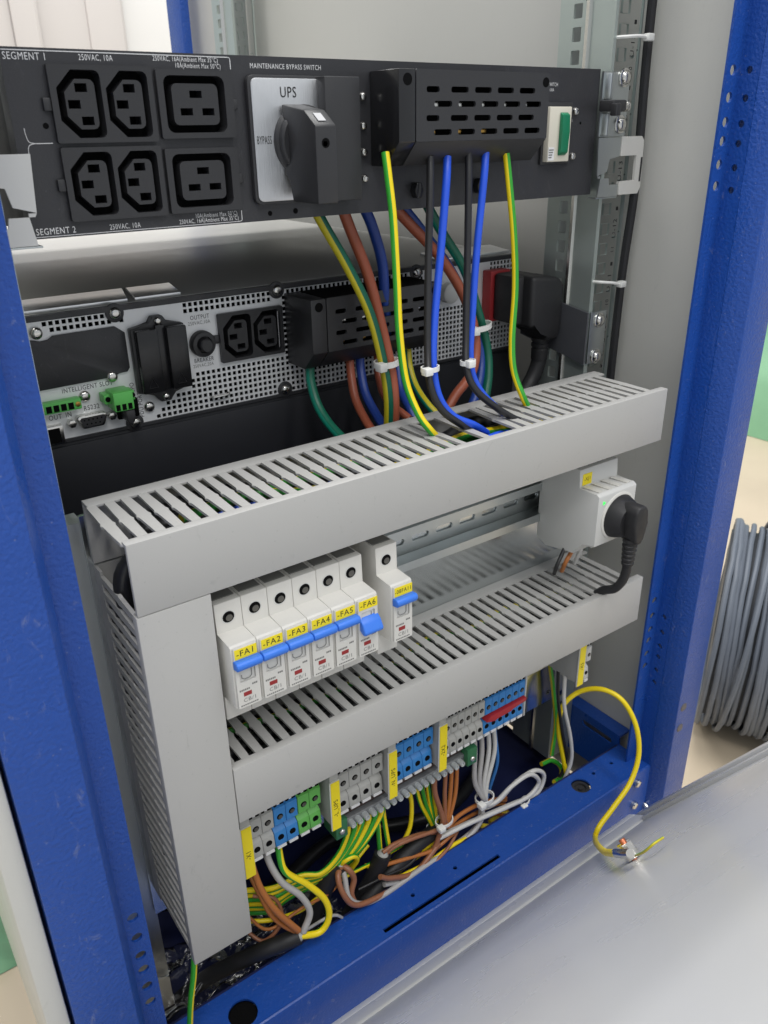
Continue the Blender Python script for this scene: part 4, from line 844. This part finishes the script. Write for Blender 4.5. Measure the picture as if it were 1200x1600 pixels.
# black cables that the cores come out of
def cable(label, pts, r, endcol=True):
    t = thing('black_cable', label, 'cable', pts[-1], 'black cables on the cabinet floor')
    b = B(); tube(b, pts, r, 16, 8); obj('sheath', b, RUB, t)
    b = B(); d = (Vector(pts[-1])-Vector(pts[-2])).normalized(); e = Vector(pts[-1]); tube(b, [e-d*1, e+d*0.8, e+d*3.0], [r*0.7, r*0.66, r*0.4], 14, 0); obj('cut_end', b, TGREY, t)
cable('black cable ending nearest the upright duct', P((250, 1590, 470), (320, 1530, 440), (400, 1490, 412), (440, 1474, 402), (468, 1462, 397)), 6.5)
cable('thick black cable ending in the middle behind the beam', P((420, 1560, 450), (470, 1470, 432), (500, 1400, 424), (518, 1362, 421), (530, 1348, 419)), 8.5)
cable('black cable ending below the middle of the earth bar', P((480, 1540, 440), (540, 1440, 428), (575, 1385, 420), (592, 1350, 417), (598, 1334, 416)), 7.5)
cable('black cable lying low behind the beam, right of the middle', P((520, 1480, 412), (580, 1400, 412), (640, 1330, 416), (690, 1290, 420)), 7.0)
wire('earth_core', 'short yellow-green core bent over the middle cable end', P((530, 1352, 418), (540, 1344, 413), (552, 1338, 412), (558, 1343, 415), (550, 1356, 420)), 2.2, ('yellow', 'green'), ST, twist=0.05)
wire('brown_core', 'short brown core bent from the middle cable end', P((531, 1350, 418), (546, 1360, 410), (553, 1374, 408), (549, 1396, 406), (556, 1414, 402)), 2.5, ('brownt',))
for k in range(3): wire('floor_earth_wire', ['upper', 'middle', 'lower'][k]+' yellow wire lying between the black cables', P((590, 1352+6*k, 424), (620, 1342+6*k, 422), (650, 1326+7*k, 420), (672, 1312+5*k, 420)), 1.9, ('yellow', 'green'), (0, 1, 2), phase=k)
wire('floor_cable', 'black cable snaking across the dark cabinet floor', [(130, 560, -650), (220, 520, -665), (320, 540, -670), (430, 500, -668), (540, 540, -670)], 7, ('black',), cat='cable')

cl_ = ['orange', 'brownt', 'yellow', 'grey', 'yellow', 'orange', 'black', 'grey', 'yellow', 'black', 'brownt', 'yellow']
wh_ = ['orange wire in the tangle left of the middle cable end', 'brown wire in the tangle just right of the upright duct', 'yellow-green wire in the tangle just right of the upright duct', 'grey wire in the tangle below the green terminals', 'yellow-green wire in the tangle below the green terminals', 'orange wire in the tangle below the earth bar', 'thin black wire in the tangle below the earth bar', 'grey wire lying flat along the back of the beam', 'yellow-green wire lying flat along the back of the beam', 'thin black wire looping near the right end of the beam', 'brown wire crossing low behind the slot of the beam', 'yellow-green wire crossing low behind the slot of the beam']
rt_ = [((385, 1430, 424), (420, 1452, 414), (470, 1420, 412), (515, 1395, 416), (535, 1372, 420)), ((380, 1450, 428), (412, 1470, 414), (440, 1440, 410), (430, 1405, 414), (395, 1400, 424)), ((384, 1440, 430), (430, 1436, 420), (480, 1416, 418), (540, 1362, 424), (575, 1320, 428)),
       ((440, 1480, 408), (480, 1452, 404), (522, 1430, 404), (548, 1440, 404), (575, 1418, 408)), ((500, 1400, 420), (540, 1370, 420), (600, 1338, 424), (660, 1300, 428), (700, 1270, 430)), ((600, 1352, 412), (640, 1340, 410), (680, 1326, 408), (724, 1290, 410), (776, 1272, 414), (800, 1284, 412)),
       ((560, 1390, 412), (600, 1370, 408), (640, 1350, 408), (662, 1318, 414), (650, 1300, 422)), ((560, 1430, 404), (620, 1398, 402), (690, 1350, 402), (750, 1304, 404), (790, 1284, 408)), ((620, 1372, 408), (668, 1348, 406), (712, 1318, 406), (760, 1296, 408), (806, 1276, 410)), ((820, 1250, 414), (850, 1232, 414), (868, 1240, 410), (850, 1256, 406), (812, 1272, 406)),
       ((600, 1396, 402), (650, 1372, 401), (696, 1330, 404), (716, 1296, 412)), ((570, 1352, 424), (610, 1360, 414), (644, 1338, 414), (690, 1308, 416))]
for k in range(12):
    wire('tangled_wire', wh_[k], P(*rt_[k]), 1.3+0.25*(k % 3), (cl_[k],) if cl_[k] != 'yellow' else ('yellow', 'green'), ST if cl_[k] == 'yellow' else None, group='loose wires in the tangle', phase=k*0.9, twist=0.02)
# nylon ties
def tie(px, py, y, r, tilt, label, wd=2.2, head=1):
    c = at(px, py, y); t = thing('cable_tie', label, 'cable tie', c, 'nylon ties on wire bundles')
    n = 20; b = B()
    ring = []
    for i in range(n):
        a = 2*math.pi*i/n; q = [(r+dr)*math.cos(a) for dr in (0, 1.0)]; s_ = [(r*0.75+dr)*math.sin(a) for dr in (0, 1.0)]
        ring.append([b.verts.new((c[0]+q[k]+0, c[1]+s_[k], c[2]+tilt*q[k]+zz)) for k, zz in ((0, -wd), (1, -wd), (1, wd), (0, wd))])
    for i in range(n):
        A, D = ring[i], ring[(i+1) % n]
        for k in range(4): b.faces.new((A[k], A[(k+1) % 4], D[(k+1) % 4], D[k]))
    obj('strap', b, TIE, t)
    b = B(); hx = c[0]-head*r; box(b, hx-3.2, hx+3.2, c[1]-r*0.75-3.0, c[1]-r*0.3, c[2]-head*tilt*r-wd-1, c[2]-head*tilt*r+wd+1, 0.8); obj('tie_head', b, TIE, t)
tie(604, 567, 479, 9.5, 0.05, 'nylon tie round the thick yellow-green and brown wires')
tie(672, 576, 418, 6.0, 0.03, 'nylon tie round the left black and blue pair', 1.6)
tie(731, 566, 420, 5.2, 0.0, 'nylon tie round the right black and blue pair', 1.6, head=0.3)
tie(748, 510, 498, 11.0, 0.1, 'nylon tie round the curving brown and green wires')
tie(757, 1246, 411, 9.0, 0.0, 'nylon tie round the hanging grey wires', 1.6)
tie(694, 1282, 410, 8.0, 0.05, 'nylon tie round the hanging brown wires', 1.4)
tie(820, 1252, 405, 4.4, 0.4, 'nylon tie closing the pale wire loops', 1.4)
tie(677, 1292, 421, 6.0, 0.0, 'nylon tie round the yellow-green fan', 1.2)

# crumpled clear film on the cabinet floor
FILM = bpy.data.materials.new('clear film'); FILM.use_nodes = True
_nt = FILM.node_tree; _o = _nt.nodes['Material Output']; _nt.nodes.remove(_nt.nodes['Principled BSDF'])
_t = _nt.nodes.new('ShaderNodeBsdfTransparent'); _t.inputs[0].default_value = (0.93, 0.94, 0.95, 1); _g = _nt.nodes.new('ShaderNodeBsdfGlossy'); _g.inputs['Roughness'].default_value = 0.18
_f = _nt.nodes.new('ShaderNodeFresnel'); _f.inputs[0].default_value = 1.5; _x = _nt.nodes.new('ShaderNodeMixShader')
for _a, _c in ((_f.outputs[0], _x.inputs[0]), (_t.outputs[0], _x.inputs[1]), (_g.outputs[0], _x.inputs[2]), (_x.outputs[0], _o.inputs[0])): _nt.links.new(_a, _c)
from mathutils import noise as mnoise
b = B(); G = 46; vv = {}
for i in range(G):
    for j in range(G):
        u, v = i/(G-1), j/(G-1); x = 70+190*u; y = 385+95*v
        q = Vector((x*0.03, y*0.05, 0.3)); h = abs(mnoise.noise(q))*26+abs(mnoise.noise(q*2.2))*13
        vv[i, j] = b.verts.new((x+8*mnoise.noise(q*1.7), y, -640+h+30*v*(1-u)))
for i in range(G-1):
    for j in range(G-1): b.faces.new((vv[i, j], vv[i+1, j], vv[i+1, j+1], vv[i, j+1]))
tag(obj('plastic_film', b, FILM, ang=60), 'crumpled clear plastic film on the cabinet floor below the upright duct', 'plastic film')

# ------------------------------------------------------------------ tilted rear cover
rc = thing('rear_cover', 'large light grey rear cover tilted out in front of the cabinet', 'cover panel', (328, 347, -627))
def pbox(bm, x0, x1, d0, d1, h0, h1, bev=0):
    nb = B(); box(nb, x0, x1, d0, d1, h0, h1, bev)
    mp = {}
    for v in nb.verts: mp[v] = bm.verts.new(pl_pt(v.co.x, v.co.y, v.co.z))
    for f in nb.faces: bm.faces.new([mp[v] for v in f.verts])
    nb.free()
b = B(); pbox(b, -420, 563, 0.5, 560, -6, -4); obj('sheet', b, COVER, rc)
def pprism(prof, x0, x1):
    bb = B(); lo = [bb.verts.new(pl_pt(x0, d, h)) for d, h in prof]; hi = [bb.verts.new(pl_pt(x1, d, h)) for d, h in prof]; n_ = len(prof)
    bb.faces.new(lo); bb.faces.new(hi[::-1])
    for i in range(n_): bb.faces.new((lo[i], lo[(i+1) % n_], hi[(i+1) % n_], hi[i]))
    return bb
obj('bottom_lip', pprism([(0, 5.5), (1, 6.2), (8, 3.9), (8.6, 3.2), (8.6, -5), (0, -5)], -420, 547), COVER, rc)
obj('bottom_flange', pprism([(8.7, 3.0), (9.2, 3.2), (23, -1.6), (25, -3.0), (26, -5), (8.7, -5)], -420, 547), COVER, rc)
b = B(); pbox(b, 549, 564, 1.0, 560, -5, 3.0, 1.2); obj('side_lip', b, COVER, rc)
b = B(); pbox(b, 538, 548.9, 26, 560, -5, 0.0, 1.0); obj('side_flange', b, COVER, rc)
b = B(); pbox(b, 546.2, 548.8, 2, 12, -3, 0.5); obj('corner_gap', b, DARK, rc)
def pcyl(prof, px, py, n=16, tilt=None):
    c = onp(px, py, 0); bb = B(); rings = []
    ex, ey = Vector((1, 0, 0)), PD
    for r, a in prof: rings.append([bb.verts.new(c+ex*(r*math.cos(2*math.pi*k/n))+ey*(r*math.sin(2*math.pi*k/n))+PN*a) for k in range(n)])
    for A, D in zip(rings, rings[1:]):
        for k in range(n): bb.faces.new((A[k], A[(k+1) % n], D[(k+1) % n], D[k]))
    bb.faces.new(rings[0]); bb.faces.new(rings[-1][::-1]); return bb
obj('stud', pcyl([(2.2, -4), (2.2, 10.5)], 986, 1334), mat('copper', (196, 120, 90), 0.35, metal=1), rc)
obj('stud_nut', pcyl([(5.0, 2), (5.0, 7.2)], 986, 1334, 6), STEEL, rc)
obj('stud_washer', pcyl([(5.4, -3), (5.4, 2)], 986, 1334, 20), STEEL, rc)
obj('ring_lug', pcyl([(4.8, 6.6), (4.8, 8.0)], 984, 1333, 16), STEEL, rc)
_bb = B(); tube(_bb, [onp(962, 1333, 5.8), onp(973, 1334, 5.2), onp(985, 1334, 4.0)], 2.9, 12, 4); obj('crimp_barrel', _bb, STEEL, rc)
obj('hinge_bolt', pcyl([(3.4, 0), (3.4, 4), (2.6, 5.5)], 1011, 1262), STEEL, rc)
obj('hinge_pin', pcyl([(1.6, 0), (1.6, 7)], 1034, 1244), STEEL, rc)
wire('bond_reflection', 'reflection of the bonding wire beyond the stud, modelled as a thin yellow-green strand', [onp(988, 1338, -2), onp(1005, 1332, 0), onp(1022, 1318, 2), onp(1036, 1309, 1)], 0.8, ('dyellow', 'green'), ST)  # solid strand in place of the wire's mirror image in the sheet

# ------------------------------------------------------------------ cable drum, green sheet outside
u = Vector((0.87, 0.49, 0)); a_ = Vector((0.49, -0.87, 0))
Rd = 150; base = Vector((840, 452, -800))
GREYC = mat('grey cable sheath', (104, 111, 122), 0.5, var=0.16, vscale=30)
dr = thing('cable_coil', 'big upright coil of grey cable on the floor outside', 'cable coil', base+u*Rd)
ctr = base+u*Rd+Vector((0, 0, Rd))
for k in range(42):
    off = -4+k*6.8; jig = random.uniform(-4, 4); b = B()
    pts = []
    for i in range(40):
        t = 2*math.pi*i/40
        pts.append(ctr+a_*(off+4.5*math.sin(t*1+k)+random.uniform(-0.6, 0.6))-u*((Rd-6+jig)*math.cos(t))+Vector((0, 0, 1))*((Rd-6+jig)*math.sin(t)))
    tube(b, pts, 3.8, 8, 0, closed=True); obj('cable_turn', b, GREYC, dr)
for k in range(5):
    b = B(); pts = []
    for i in range(48):
        t = 2*math.pi*i/48; pts.append(ctr+a_*(30+46*k+(14+5*k)*math.sin(t+k*1.7))-u*((Rd+2+k % 2)*math.cos(t))+Vector((0, 0, 1))*((Rd+2)*math.sin(t)))
    tube(b, pts, 3.6, 8, 0, closed=True); obj('cable_turn', b, GREYC, dr)
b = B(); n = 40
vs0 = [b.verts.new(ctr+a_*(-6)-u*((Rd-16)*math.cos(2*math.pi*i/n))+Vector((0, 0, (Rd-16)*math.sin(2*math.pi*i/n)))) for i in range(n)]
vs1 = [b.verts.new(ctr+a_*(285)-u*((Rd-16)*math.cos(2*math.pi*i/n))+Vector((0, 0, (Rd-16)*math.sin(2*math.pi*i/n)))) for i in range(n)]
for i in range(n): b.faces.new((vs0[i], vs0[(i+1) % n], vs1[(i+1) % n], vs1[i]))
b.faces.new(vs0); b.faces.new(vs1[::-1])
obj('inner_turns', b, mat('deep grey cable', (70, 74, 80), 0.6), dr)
def tarp(label, cx, cy, sx_, sy_, h):
    b = B(); G = 30; vv = {}
    for i in range(G):
        for j in range(G):
            p, q = i/(G-1)*2-1, j/(G-1)*2-1; e = max(0, 1-max(abs(p), abs(q))**3)
            n_ = mnoise.noise(Vector((p*2.1, q*2.1, cx*0.01)))*0.5+mnoise.noise(Vector((p*5, q*5, 4)))*0.2
            vv[i, j] = b.verts.new((cx+sx_*p, cy+sy_*q, -799+h*e**0.5*(0.75+0.5*n_)))
    for i in range(G-1):
        for j in range(G-1): b.faces.new((vv[i, j], vv[i+1, j], vv[i+1, j+1], vv[i, j+1]))
    return tag(obj('green_tarpaulin', b, mat('green tarpaulin', (130, 180, 142), 0.55, var=0.2, vscale=8), ang=60), label, 'tarpaulin')
tarp('pale green tarpaulin heaped on the floor beyond the right post', 2520, 1330, 420, 330, 420)
tarp('green sheet lying on the floor beyond the left post', -190, 765, 205, 62, 45)
